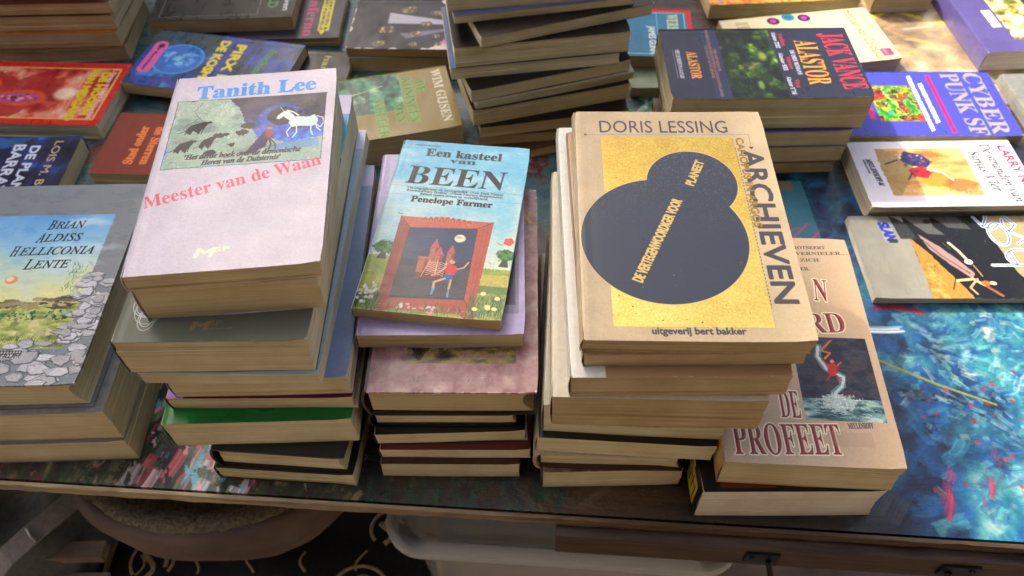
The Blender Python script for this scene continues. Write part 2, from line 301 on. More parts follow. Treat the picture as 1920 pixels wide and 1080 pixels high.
# ================================================================ cover prints
INK = (.06, .06, .07)
def art_unicorn(W, H):
    c = Cv(W, H, 38, (.81, .775, .805)); c.tone(.05, 60); c.tone(.035, 3, 2)
    u0, v0, u1, v1 = .048, .145, .945, .517
    c.rect(u0, v0, u1, v1, (.1, .08, .16))
    c.paint(u0, v0, u1, v1, [(0, (.13, .09, .16)), (.3, (.2, .15, .3)), (.48, (.26, .25, .6)), (.66, (.2, .5, .9)), (.85, (.4, .75, .95)), (1, (.45, .75, .9))], 12, vert=.8)
    c.spots(260, .45, v0, u1-.01, .25, .01, .04, [(.2, .18, .2), (.3, .27, .28), (.05, .04, .06)], .7)
    c.poly([(u0, v0), (.36, v0), (.42, .2), (.47, .27), (.52, .33), (.6, .4), (.66, .395), (.75, .42), (.95, .4), (u1, v1), (u0, v1)], (.6, .7, .62), rough=.35, cell=30)
    c.poly([(u0, v0), (.25, v0), (.19, .22), (.1, .26), (u0, .28)], (.67, .74, .66), .8, rough=.3)
    c.poly([(.28, .19), (.36, .165), (.42, .24), (.34, .3), (.22, .25)], (.72, .8, .7), .7, rough=.3)
    for _ in range(60):
        u, v = _rs.uniform(u0+.02, .9), _rs.uniform(.24, v1-.03)
        if u > .5: v = max(v, .43)
        c.ell(u, v, _rs.uniform(.02, .09), _rs.uniform(.004, .02), [(.7, .76, .66), (.35, .44, .42), (.45, .55, .5), (.62, .68, .55)][_rs.randint(4)], .45, soft=6, rough=.2)
    c.line([(.2, .16), (.16, .21), (.2, .25), (.12, .3)], .05, (.25, .26, .24), .8); c.line([(.3, .3), (.24, .28), (.2, .25)], .04, (.25, .26, .24), .8)
    c.poly([(.62, .43), (.92, .4), (.93, .445), (.7, .47)], (.3, .55, .75), .75, rough=.2)
    c.ell(.69, .275, .14, .08, (.2, .42, .85), .6, soft=14); c.ell(.69, .265, .085, .052, (.02, .02, .03)); c.ell(.69, .265, .078, .046, (.07, .06, .08), rough=.05)
    c.spots(90, .77, .18, u1-.01, .28, .08, .22, [(.09, .08, .08), (.16, .15, .14), (.05, .05, .05)], .9, .1)
    for (u, v, r) in ((.47, .345, .035), (.5, .31, .04), (.53, .27, .025), (.34, .355, .03), (.38, .35, .02), (.31, .445, .035), (.42, .41, .02), (.78, .33, .04)):
        c.ell(u, v, r, r*.45, (.09, .09, .08), .95, rough=.15, cell=5)
    c.dabs(u0, v0, u1, v1, 2200, .3, .05, .35)
    # unicorn (white horse with a horn)
    wh = (.82, .9, .86)
    c.poly([(.745, .285), (.78, .275), (.85, .28), (.885, .27), (.91, .3), (.9, .33), (.86, .335), (.8, .33), (.76, .335), (.735, .31)], wh, rough=.04)
    c.poly([(.745, .3), (.7, .27), (.675, .285), (.66, .28), (.665, .262), (.7, .24), (.72, .235), (.76, .265), (.78, .285)], wh, rough=.03)
    c.line([(.7, .243), (.675, .215)], .05, wh); c.line([(.72, .236), (.76, .25), (.79, .27)], .12, (.9, .95, .92))
    for p in ([(.755, .325), (.73, .36), (.745, .385)], [(.785, .33), (.79, .365), (.77, .392)], [(.875, .32), (.87, .355), (.885, .385)], [(.895, .31), (.905, .345), (.93, .365)]): c.line(p, .1, wh, taper=False)
    c.line([(.9, .28), (.935, .29), (.945, .32), (.925, .345), (.905, .33)], .1, wh, .9)
    # cloaked walker
    c.poly([(.605, .34), (.64, .37), (.62, .43), (.545, .465), (.5, .465), (.55, .41)], (.25, .17, .35), rough=.04)
    c.poly([(.61, .335), (.65, .345), (.655, .38), (.63, .395), (.61, .37)], (.6, .15, .17)); c.ell(.632, .328, .014, .009, (.65, .45, .35)); c.ell(.632, .32, .018, .006, (.45, .12, .14))
    c.line([(.635, .39), (.65, .42), (.64, .455)], .13, (.3, .28, .22)); c.line([(.64, .39), (.675, .42), (.68, .45)], .11, (.3, .28, .22))
    # dark hounds
    for (x, y, s_) in ((.2, .3, .62), (.15, .4, .5), (.28, .385, .42)):
        c.poly([(x-.11*s_, y+.02), (x-.06*s_, y-.012), (x, y-.02), (x+.07*s_, y-.03), (x+.1*s_, y-.02), (x+.08*s_, y+.0), (x+.04*s_, y+.02), (x+.03*s_, y+.04), (x-.03*s_, y+.018), (x-.05*s_, y+.04), (x-.09*s_, y+.03)], (.1, .1, .1), rough=.03)
        c.line([(x-.1*s_, y+.02), (x-.17*s_, y+.03)], .05, (.1, .1, .1)); c.ell(x+.11*s_, y-.022, .022*s_, .01*s_, (.1, .1, .1)); [c.line([(x+k*s_, y+.0), (x+(k-.02)*s_, y+.05*s_+.008)], .06, (.1, .1, .1)) for k in (-.08, -.04, .04, .07)]
    c.tone(.05, 4, 3); 
    c.dabs(u0, v0, u1, v1, 700, .12, .03, .3); c.frame(u0, v0, u1, v1, .03, (.12, .12, .13))
    c.text('Tanith Lee', (.15, .136), (.875, .122), 1.45, (.14, .56, .88), 'b', bold=.035)
    c.text('’Het derde boek over de demonische', (.17, .474), (.825, .468), .46, INK, 'bi', bold=.012)
    c.text('Heren van de Duisternis’', (.272, .507), (.715, .501), .46, INK, 'bi', bold=.012)
    c.text('Meester van de Waan', (.02, .705), (.955, .545), 1.12, (.88, .33, .42), 'b')
    c.text('M', (.345, .938), (.435, .9375), .66, (.93, .9, .78), 'sb', slant=.25, bold=.05); c.text('SF', (.445, .9215), (.52, .9205), .38, (.95, .92, .8), '', bold=.02); c.text('meulenhoff', (.44, .935), (.57, .934), .13, (.86, .8, .7), '')
    c.wear((.93, .9, .88), wd=.05, scratches=20); return c
def art_castle(W, H):
    c = Cv(W, H, 42, (.5, .77, .86)); c.paint(0, 0, 1, 1, [(0, (.33, .68, .82)), (.25, (.48, .78, .87)), (.5, (.7, .86, .86)), (.72, (.86, .9, .8)), (1, (.85, .88, .7))], 60, vert=.7)
    for _ in range(16): c.ell(_rs.uniform(0, 1), _rs.uniform(.02, .5), _rs.uniform(.1, .25), _rs.uniform(.008, .03), (.83, .92, .93), .4, soft=14, rough=.5, cell=25)
    c.paint(0, .74, 1, 1, [(0, (.75, .78, .35)), (.3, (.55, .65, .25)), (.6, (.7, .7, .3)), (1, (.28, .45, .15))], 50, ax=3, ay=.6, vert=.4)
    c.ell(.1, .745, .3, .03, (.62, .68, .3), .9, soft=6); c.ell(.9, .8, .25, .03, (.78, .72, .32), .9, soft=5); c.ell(.85, .85, .3, .02, (.3, .45, .18), .7, soft=5)
    for (x, y, s_) in ((.1, .67, 1.), (.95, .66, .8)):
        c.poly([(x-.012, y+.02), (x+.015, y+.02), (x+.03, y+.065), (x-.04, y+.065)], (.25, .3, .12))
        c.ell(x, y, .075*s_, .036*s_, (.2, .42, .17), rough=.35, cell=9); c.spots(34, x-.06*s_, y-.026*s_, x+.06*s_, y+.02, .08, .22, [(.3, .55, .22), (.14, .32, .12), (.42, .62, .3)], .8, .1)
    c.dabs(0, .62, 1, 1, 900, .3, .05, .3); c.dabs(0, 0, 1, .6, 300, 1.2, .2, .06, 0, .35)
    fr, fd, fl = (.66, .28, .2), (.42, .14, .1), (.8, .42, .32)
    o = [(.15, .487), (.825, .482), (.80, .98), (.15, .985)]; i_ = [(.235, .548), (.72, .525), (.727, .91), (.225, .93)]
    c.poly(o, fr); c.paint(.15, .49, .8, .5, [(0, fr), (1, fl)])
    c.poly([o[0], i_[0], i_[3], o[3]], (.6, .25, .18)); c.poly([o[1], i_[1], i_[2], o[2]], (.72, .33, .24)); c.poly([o[0], o[1], i_[1], i_[0]], (.78, .37, .27)); c.poly([o[3], o[2], i_[2], i_[3]], (.68, .3, .2))
    for a_, b_ in zip(o, i_): c.line([a_, b_], .06, fd)
    for k in range(9):
        x = .33+k*.04; c.ell(x, .497-.012*math.sin(k/8*math.pi), .024, .014, fl, rough=.08); c.line([(x-.014, .5), (x, .485-.01*math.sin(k/8*math.pi)), (x+.014, .5)], .05, fd)
    for q in (.3, .6): c.line([(o[0][0]*(1-q)+i_[0][0]*q, .5), (o[3][0]*(1-q)+i_[3][0]*q, .97)], .025, fd, .5); c.line([(o[1][0]*(1-q)+i_[1][0]*q, .5), (o[2][0]*(1-q)+i_[2][0]*q, .96)], .025, fd, .5)
    for x in (.19, .775): c.ell(x, .975, .06, .025, fr, rough=.1); c.line([(x-.05, .965), (x+.05, .965)], .08, fl); c.line([(x-.05, .985), (x+.05, .985)], .05, fd)
    c.poly(i_, (.2, .22, .27)); c.poly([(.24, .55), (.715, .53), (.72, .72), (.24, .72)], (.17, .25, .38), .9, rough=.1); c.poly([(.235, .76), (.72, .75), (.725, .9), (.225, .92)], (.3, .3, .31), .8, rough=.1)
    for _ in range(90): u, v = _rs.uniform(.25, .71), _rs.uniform(.76, .91); c.line([(u, v), (u+.04, v-.006)], .03, [(.3, .3, .3), (.2, .21, .22), (.4, .38, .34)][_rs.randint(3)], .6)
    c.frame(.23, .54, .722, .92, .04, (.3, .1, .08), .0)
    c.ell(.61, .588, .04, .022, (.93, .9, .72)); c.ell(.6, .582, .02, .007, (.7, .66, .5), .6, rough=.05); c.line([(.57, .59), (.65, .583)], .03, (.5, .5, .45), .6)
    k1, k2 = (.72, .42, .32), (.5, .24, .2)
    for (x, y0, y1, r) in ((.39, .715, .79, .035), (.45, .65, .78, .028), (.57, .675, .765, .026), (.49, .69, .79, .03)):
        c.rect(x-r, y0, x+r, y1, k1); c.rect(x+r*.3, y0, x+r, y1, k2, .7)
        if x != .39: c.poly([(x-r*1.2, y0), (x, y0-.05), (x+r*1.2, y0)], (.75, .35, .36))
        else: c.rect(x-r*1.2, y0-.012, x+r*1.2, y0, k1)
    c.poly([(.36, .79), (.56, .78), (.55, .81), (.37, .815)], k2, rough=.1)
    for k in range(7): y = .73+k*.0105; c.line([(.43, y+.006), (.46, y-.002), (.485, y+.002)], .045, (.93, .85, .76)); c.line([(.5, y+.002), (.525, y-.002), (.55, y+.006)], .045, (.93, .85, .76))
    c.line([(.492, .72), (.492, .8)], .05, (.93, .85, .76)); c.line([(.44, .72), (.4, .81)], .05, (.9, .8, .7)); c.line([(.55, .72), (.575, .79)], .05, (.9, .8, .7))
    sk = (.87, .66, .52)
    c.ell(.595, .716, .02, .015, sk); c.poly([(.575, .712), (.6, .698), (.622, .71), (.615, .718), (.59, .708)], (.5, .22, .12), rough=.03)
    c.poly([(.55, .745), (.58, .733), (.62, .738), (.645, .755), (.62, .79), (.565, .79)], (.84, .22, .24)); c.line([(.555, .75), (.52, .78), (.475, .8)], .13, sk); c.line([(.64, .755), (.68, .745), (.705, .715)], .13, sk)
    c.poly([(.56, .787), (.62, .788), (.625, .815), (.59, .82), (.55, .815)], (.2, .42, .6)); c.line([(.565, .81), (.5, .832), (.505, .87)], .2, sk); c.line([(.61, .815), (.608, .86)], .17, sk)
    c.line([(.505, .865), (.5, .895)], .17, (.4, .65, .8)); c.line([(.608, .87), (.61, .9)], .15, (.4, .65, .8)); c.line([(.505, .9), (.47, .905)], .15, (.3, .18, .14))
    for (x, y) in ((.14, .475), (.9, .605)): c.line([(x-.02, y-.01), (x, y), (x+.02, y-.002)], .04, (.2, .2, .22))
    for k in range(5): c.ell(.955+.02*math.cos(k*1.3), .585+.012*math.sin(k*1.3), .018, .011, (.88, .35, .3))
    c.dabs(.15, .49, .81, .98, 1500, .22, .035, .35)
    c.grass(260, 0, .93, .16, 1.0, .9, [(.2, .38, .12), (.45, .58, .22), (.12, .26, .1)]); c.grass(150, .1, .96, .8, 1.0, .6, [(.22, .4, .14), (.55, .65, .3), (.15, .3, .12)]); c.grass(320, .76, .9, 1, 1.0, .9, [(.25, .42, .16), (.55, .62, .3), (.14, .28, .1)])
    c.spots(26, .0, .86, .12, .97, .1, .2, [(.95, .9, .9), (.93, .75, .76), (.98, .95, .9)], .95, .08); c.spots(14, .3, .95, .6, .99, .12, .22, [(.95, .9, .88), (.9, .6, .6)], .95, .1)
    for _ in range(6): c.ell(_rs.uniform(.8, .95), _rs.uniform(.87, .95), .02, .01, (.93, .9, .6), rough=.05)
    c.poly([(.055, .03), (.07, .018), (.085, .03)], (.86, .4, .3)); c.text('PRISMA-ROMAN', (.1, .032), (.3, .032), .17, (.2, .35, .4), 'sb')
    for y in (.048, .303, .358): c.line([(0, y-.002), (1, y+.0)], .02, (.2, .4, .45), .8)
    c.text('Een kasteel', (.2, .097), (.79, .098), .86, INK, 'b', bold=.025); c.text('van', (.4, .134), (.6, .134), .55, INK, 'b', bold=.012)
    c.text('BEEN', (.1, .283), (.85, .283), 2.05, INK, 'b', slant=.06)
    c.text('‘Onvergelijkbaar en onvergetelijk’ (New York Times).', (.13, .318), (.86, .318), .22, (.12, .16, .18), 'b'); c.text('‘Extraordinary fantasy’ (Times Literary Supplement).', (.13, .334), (.86, .334), .22, (.12, .16, .18), 'b'); c.text('Balans tussen droom en werkelijkheid.', (.24, .351), (.75, .351), .22, (.12, .16, .18), 'b')
    c.text('Penelope Farmer', (.185, .395), (.79, .395), .6, INK, 'b', bold=.02)
    c.tone(.06, 5, 3); c.wear((.9, .93, .9), wd=.05, scratches=16); return c
def art_planets(W, H):
    c = Cv(W, H, 40, (.77, .685, .53)); c.tone(.09, 90, 5); c.tone(.05, 4, 3); c.spots(260, 0, 0, 1, 1, .01, .035, [(.5, .38, .26), (.84, .74, .6)], .5)
    g = [(0, (.74, .6, .22)), (.35, (.82, .69, .3)), (.6, (.88, .76, .36)), (1, (.97, .87, .5))]
    u0, v0, u1, v1 = .137, .137, .828, .952
    c.rect(u0, v0, u1, v1, (.7, .55, .2), metal=.75); c.paint(u0, v0, u1, v1, g, 3, octs=3); c.paint(u0, v0, u1, v1, [(0, (.66, .5, .18)), (.45, (.8, .68, .3)), (1, (.98, .88, .5))], 60, al=.55, vert=.7)
    c.a[..., 3][int(v0*c.h):int(v1*c.h), int(u0*c.w):int(u1*c.w)] = .45
    c.spots(500, u0, v0, u1, v1, .01, .04, [(.98, .9, .62), (.35, .25, .08), (.95, .85, .5)], .8); c.spots(12, u0, v0, u1, v1, .04, .07, [(.22, .17, .08)], .9)
    dk = (.21, .24, .29); gd = (.85, .74, .46)
    for col_, e in ((gd, .004), (dk, 0)):
        c.ell(.403, .609, .392+e, .2505*1.04+e*.7, col_, metal=.0); c.ell(.575, .365, .224+e, .155+e*.7, col_, metal=.0)
    m = c.nz(4, 4); m2 = np.clip((m-.56)*7, 0, 1)*np.clip(1.25-np.linspace(0, 1.9, c.h), 0, 1)[:, None]; dkm = (c.a[..., 0] < .3) & (c.a[..., 2] > c.a[..., 0]+.02); c.blend(0, 0, (m2*dkm*.8).astype(np.float32), (.42, .4, .4))
    c.spots(9, .05, .7, .75, .84, .02, .05, [(.6, .6, .62)], .7)
    gr = (.27, .26, .27)
    c.text('DORIS LESSING', (.132, .1135), (.809, .112), 1.36, gr, '')
    c.line([(.06, .1245), (.912, .1215), (.912, .19)], .035, gr, dash=.09); c.poly([(.05, .118), (.05, .13), (.066, .1245)], gr); c.poly([(.9, .185), (.925, .185), (.912, .199)], gr)
    c.text('ARCHIEVEN', (.858, .203), (.853, .862), 1.45, gr, 'sb')
    c.text('CANOPUS IN ARGOS', (.842, .14), (.837, .56), .52, (.6, .47, .2), 'sb', bold=.02, metal=.5)
    c.line([(.83, .19), (.833, .88)], .045, gr, dash=.3)
    c.text('DE VERTEGENWOORDIGER VOOR', (.278, .79), (.513, .447), .68, (.83, .71, .4), 'sb', metal=.4, bold=.01); c.text('PLANEET', (.582, .378), (.655, .262), .62, (.83, .71, .4), 'sb', metal=.4, bold=.01)
    c.text('uitgeverij bert bakker', (.3, .976), (.7, .974), .5, gr, 'sb')
    c.wear((.86, .77, .63), .7, .06, 24); return c
def art_stones(W, H):
    c = Cv(W, H, 34, (.5, .53, .55)); c.tone(.06, 80)
    u0, v0, u1, v1 = .12, .178, .86, .845
    c.paint(u0, v0, u1, v1, [(0, (.33, .6, .85)), (.25, (.55, .76, .88)), (.5, (.82, .88, .75)), (.68, (.9, .88, .55)), (1, (.86, .85, .45))], 70, vert=.85)
    for _ in range(8): c.ell(_rs.uniform(.6, .85), _rs.uniform(.2, .5), .12, .02, (.85, .93, .96), .35, soft=12, rough=.4, cell=20)
    c.frame(u0, v0, u1, v1, .02, (.7, .75, .78), .7)
    c.paint(u0, .64, u1, v1, [(0, (.4, .48, .2)), (.4, (.66, .7, .38)), (.7, (.8, .8, .5)), (1, (.5, .55, .28))], 22, ax=2.5, ay=.7)
    for _ in range(70): u = _rs.uniform(.12, .86); c.ell(u, _rs.uniform(.615, .66), _rs.uniform(.02, .07), _rs.uniform(.004, .012), [(.62, .58, .4), (.4, .38, .28), (.75, .72, .55), (.25, .25, .2)][_rs.randint(4)], .9, rough=.15)
    c.spots(240, .12, .672, .86, .715, .05, .16, [(.12, .33, .18), (.3, .55, .3), (.08, .2, .12), (.55, .7, .45)], .9, .1)
    c.spots(26, .3, .73, .84, .82, .12, .4, [(.7, .68, .5), (.35, .33, .25), (.85, .82, .65)], .8, .15); c.grass(80, .35, .8, .8, .84, .7, [(.15, .3, .12), (.4, .55, .3)])
    c.grass(60, .72, .45, .82, .6, .5, [(.15, .35, .15), (.35, .5, .3)])
    def stone(u, v, a, b_):
        n = 6; ph = _rs.rand()*6; P = [(u+a*math.cos(ph+k*6.283/n)*_rs.uniform(.6, 1.15), v+b_*math.sin(ph+k*6.283/n)*_rs.uniform(.8, 1.1)) for k in range(n)]
        g = _rs.uniform(.66, .84); c.poly(P, (.36, .38, .4), rough=.05, cell=8); Q = [(u+(p-u)*.9-.004, v+(q-v)*.84-.002) for p, q in P]; c.poly(Q, (g, g, g*1.01), rough=.06, cell=8); c.poly([Q[0], Q[1], Q[2], ((Q[0][0]+Q[2][0])/2, (Q[0][1]+Q[2][1])/2)], (g*.85, g*.87, g*.9), .8); c.line(Q[:3], .05, (.5, .52, .55), .8); c.line([Q[0], Q[3]], .03, (.55, .57, .6), .7)
    for _ in range(70):
        v = _rs.uniform(.5, 1); lo = .8 if v < .8 else .3+(.95-v)*1.4; stone(_rs.uniform(max(lo, .1)+.04, 1.0), v, _rs.uniform(.03, .08), _rs.uniform(.01, .03))
    for _ in range(45): stone(_rs.uniform(.05, 1), _rs.uniform(.865, 1), _rs.uniform(.05, .1), _rs.uniform(.015, .035))
    c.dabs(.12, .6, 1, 1, 2600, .2, .04, .35); c.dabs(.12, .18, .86, .6, 260, 1.2, .25, .07, 0, .3)
    c.ell(.424, .52, .034, .02, (.9, .62, .4)); c.ell(.415, .516, .02, .012, (.98, .86, .7), soft=4)
    for t, a, b_, v in (('BRIAN', .49, .705, .254), ('ALDISS', .455, .715, .323), ('HELLICONIA', .345, .815, .394), ('LENTE', .458, .71, .464)):
        g = (b_-a)/len(t)*.97; k = a+g*1.08
        c.text(t[0], (a, v+.004), (a+g*1.0, v+.004), 1.02, INK, 'i', bold=.012); c.text(t[1:], (k, v), (b_, v-.002), .78, INK, 'i', bold=.014)
    c.rect(.53, .852, .66, .868, (.15, .15, .16)); 
    for k in range(8): c.rect(.535+k*.0155, .855, .546+k*.0155, .865, (.8, .8, .8), .8)
    c.text('SPECTRUM', (.45, .885), (.655, .884), .33, INK, '', slant=.2); c.text('SF/FANTASY', (.47, .9), (.6, .899), .2, INK, '', slant=.2)
    c.wear((.86, .86, .84), .8, .04, 30); c.spots(14, .3, .1, 1, .5, .02, .05, [(.9, .93, .95)], .8); return c
def art_prophet(W, H):
    c = Cv(W, H, 38, (.74, .61, .5)); c.paint(0, 0, 1, 1, [(0, (.82, .72, .58)), (.4, (.81, .69, .53)), (.7, (.78, .67, .54)), (1, (.83, .71, .59))], 90, vert=.6); c.tone(.04, 5, 3)
    g = (.33, .27, .25)
    for t, a, b_, v, v2 in (('WANNEER DE HELD TROTSEERT', .2, .85, .07, .056), ('DE MACHT VAN DE VERNIELER....', .15, .985, .106, .082), ('EN ALLEN DIE ZICH', .3, .79, .132, .122), ('VERZETTEN ER.', .4, .713, .177, .168)): c.text(t, (a, v), (b_, v2), .33, g, 'b')
    red, wh = (.5, .12, .1), (.97, .93, .8)
    def big(t, a, b_, v, v2, h):
        c.text(t, (a, v), (b_, v2), h, red, 'b', out=wh, ow=.1); c.text(t, (a+.012, v-.003), (b_+.012, v2-.003), h*.98, (.8, .69, .55), 'b', al=.3)
    big('N', .70, .785, .315, .32, 2.2); big('ARD', .5, .855, .472, .46, 1.85); big('DE', .36, .475, .825, .825, 2.2); big('PROFEET', .07, .675, .97, .955, 2.35)
    u0, v0, u1, v1 = .5, .487, .953, .83
    c.rect(u0, v0, u1, v1, (.16, .17, .21)); c.paint(u0, v0, u1, v1, [(0, (.1, .12, .18)), (.5, (.2, .21, .25)), (.75, (.3, .24, .24)), (1, (.17, .2, .26))], 30, ay=.6)
    c.paint(u0, .745, u1, v1, [(0, (.12, .2, .25)), (.4, (.25, .42, .43)), (.65, (.5, .65, .62)), (1, (.8, .85, .8))], 20, ax=2.4, ay=.6)
    for _ in range(90): u, v = _rs.uniform(u0+.02, u1-.06), _rs.uniform(.75, v1-.01); c.line([(u, v), (u+.025, v-.004), (u+.05, v+.002)], .05, [(.75, .85, .8), (.35, .5, .5), (.9, .93, .88)][_rs.randint(3)], .6)
    c.line([(.66, .53), (.64, .57), (.67, .62), (.76, .65), (.75, .69), (.69, .72), (.7, .76)], .5, (.45, .6, .6), .8); c.line([(.655, .53), (.64, .57), (.68, .625), (.77, .655), (.75, .69), (.7, .72), (.68, .76)], .22, (.8, .87, .83), .9)
    c.ell(.71, .76, .1, .035, (.78, .85, .8), .8, soft=5, rough=.4); c.spots(60, .6, .72, .85, .78, .03, .09, [(.9, .93, .88)], .9)
    for p in ([(.74, .5), (.67, .545), (.72, .555), (.68, .58)], ): c.line(p, .16, (.85, .42, .22))
    c.poly([(.69, .6), (.72, .595), (.75, .605), (.74, .64), (.7, .655), (.68, .64)], (.75, .17, .1), rough=.15); c.line([(.68, .6), (.66, .585)], .12, (.85, .35, .2)); c.line([(.75, .605), (.775, .592)], .12, (.85, .35, .2)); c.line([(.69, .65), (.665, .67)], .14, (.75, .2, .12)); c.line([(.73, .65), (.735, .672)], .12, (.75, .2, .12)); c.ell(.72, .59, .013, .008, (.9, .5, .3))
    c.dabs(u0, v0, u1, v1, 1400, .25, .04, .4); c.text('MEULENHOFF', (.728, .858), (.87, .853), .42, (.14, .17, .26), 'b'); c.rect(.6, .87, .85, .925, (.68, .56, .47), .35, rough=.1)
    c.wear((.88, .79, .66), .8, .08, 26); return c
def art_knot(W, H):
    c = Cv(W, H, 26, (.38, .40, .34)); c.tone(.06, 60); c.rect(.0, 0, 1, .1, (.74, .72, .82))
    c.paint(.12, .1, 1, .62, [(0, (.1, .55, .78)), (.4, (.35, .75, .78)), (.62, (.8, .62, .5)), (.8, (.55, .6, .62)), (1, (.6, .62, .6))], 40, vert=.9)
    c.poly([(.9, .33), (1, .32), (1, .56), (.93, .56)], (.1, .25, .36), rough=.2); c.spots(30, .9, .29, 1, .33, .05, .12, [(.07, .08, .1), (.85, .88, .9)], .9); c.line([(.95, .5), (.93, .62)], .08, (.4, .42, .42))
    li = (.8, .85, .84)
    for q in (1., .8): c.line([(.15+q*.034*(math.sin(t)+2*math.sin(2*t)), .9-q*.021*(math.cos(t)-2*math.cos(2*t))) for t in np.linspace(0, 6.283, 60)], .05, li)
    c.line([(.15+.075*math.cos(t), .9+.042*math.sin(t)) for t in np.linspace(0, 6.283, 30)], .04, li)
    tx = (.56, .47, .33); c.text('M', (.39, .962), (.47, .962), .62, tx, 'sb', slant=.25, bold=.05); c.text('SF', (.475, .949), (.545, .949), .4, tx); c.text('meulenhoff', (.47, .962), (.6, .962), .14, tx)
    c.wear((.8, .82, .8), .6, .04, 8); return c
def art_lav(W, H):
    c = Cv(W, H, 28, (.68, .64, .79)); c.tone(.06, 60); c.rect(.55, .1, .96, .9, (.56, .53, .66)); c.frame(.55, .1, .96, .9, .03, (.4, .36, .45)); c.rect(.72, .55, .94, .86, (.3, .28, .33)); c.tone(.05, 5, 3)
    c.text('Vuur', (.1, .115), (.6, .11), 1.3, (.42, .27, .6), 'sc'); c.wear((.9, .9, .95), .8, .05, 12); return c
def art_pink(W, H):
    c = Cv(W, H, 28, (.7, .53, .54)); c.paint(0, 0, 1, 1, [(0, (.55, .38, .38)), (.5, (.66, .51, .5)), (1, (.76, .65, .6))], 26); c.tone(.07, 6, 4)
    c.text('FANTASIE-ER', (.1, .2), (.975, .2), 1.5, (.82, .6, .33), 'b'); c.rect(.22, .4, .87, .88, (.42, .36, .3)); c.paint(.22, .4, .87, .88, [(0, (.2, .15, .14)), (.35, (.4, .33, .25)), (.6, (.62, .58, .3)), (.8, (.6, .48, .4)), (1, (.45, .43, .45))], 40, ay=.5)
    c.spots(10, .25, .78, .5, .84, .3, .6, [(.2, .12, .12)], .8, .3); c.line([(.4, .86), (.5, .8)], .05, (.2, .2, .12)); c.frame(.22, .4, .87, .88, .02, (.75, .45, .45)); c.frame(.04, .3, .12, .96, .03, (.55, .38, .4))
    c.dabs(.22, .4, .87, .88, 900, .35, .05, .4); c.text('M', (.25, .957), (.31, .957), .45, (.45, .36, .38), 'b', slant=.3); c.text('EULENHOFF-SF: FANTASY & AVONTUUR', (.31, .957), (.74, .957), .3, (.5, .4, .42), '', slant=.25); c.line([(.31, .935), (.74, .935)], .02, (.5, .4, .42)); c.wear((.93, .88, .86), .9, .08, 22); return c
def art_nebula(W, H):
    c = Cv(W, H, 30, (.15, .165, .235)); c.tone(.08, 60); c.rect(0, .7, 1, .78, (.16, .19, .31))
    c.paint(0, .42, 1, .7, [(0, (.03, .06, .03)), (.35, (.07, .13, .05)), (.6, (.16, .3, .09)), (.85, (.4, .52, .12)), (1, (.72, .78, .3))], 34, octs=6)
    c.blend(0, int(.42*c.h), (fbm(int(.7*c.h)-int(.42*c.h), c.w, 45, 4, 99)*np.linspace(0, 1.3, int(.7*c.h)-int(.42*c.h))[:, None]).clip(0, 1), (.03, .05, .03), .9)
    for _ in range(26): u, v = _rs.uniform(.2, .95), _rs.uniform(.45, .66); c.line([(u, v), (u+_rs.uniform(-.1, .1), v+_rs.uniform(-.03, .03)), (u+_rs.uniform(-.14, .14), v+_rs.uniform(-.04, .04))], .05, (.25, .6, .3), .5, taper=True)
    c.ell(.72, .5, .07, .03, (.12, .2, .05), .9, soft=3); c.ell(.42, .49, .06, .02, (.85, .85, .3), .6, soft=10); c.ell(.82, .54, .06, .015, (.7, .9, .4), .6, soft=8)
    c.dabs(0, .42, 1, .7, 1200, .35, .06, .4)
    red, og, wh = (.84, .18, .24), (.92, .6, .14), (.86, .86, .9)
    c.text('JACK VANCE', (.09, .15), (.89, .135), 2.35, red, 'b'); c.text('ALASTOR', (.19, .298), (.82, .298), 2.2, og, 'b')
    c.text('DE DRIE ROMANS', (.335, .338), (.68, .338), .42, wh, 'b')
    for t, a, b_ in (('Trullion', .08, .27), ('Marune', .43, .6), ('Wyst', .75, .86)): c.text(t, (a, .368), (b_, .368), .42, red, 'b')
    for t, a, b_ in (('Alastor 2262', .062, .3), ('Alastor 933', .37, .62), ('Alastor 1716', .71, .95)): c.text(t, (a, .402), (b_, .402), .42, wh, 'b')
    br = (.66, .45, .33); c.text('VIER DRIE ROMANS', (.3, .735), (.62, .735), .26, br, 'b'); c.text('NOG SPECTACULAIRE ROMANS OVER DE LAATSTE RUIMTEVAARDERS', (.02, .755), (.97, .755), .26, br, 'b'); c.text('VAN DE HAND VAN DE MEESTER,', (.25, .775), (.72, .775), .26, br, 'b')
    c.text('ALASTOR', (.343, .878), (.723, .878), 1.0, og, 'b', bold=.02); c.text('MEULENHOFF', (.31, .935), (.53, .935), .4, wh, 'b'); c.text('SF & FANTASY', (.54, .935), (.72, .935), .36, wh, 'b'); c.line([(.31, .948), (.72, .948)], .04, wh, dash=.12)
    c.wear((.72, .67, .58), .9, .07, 26); return c
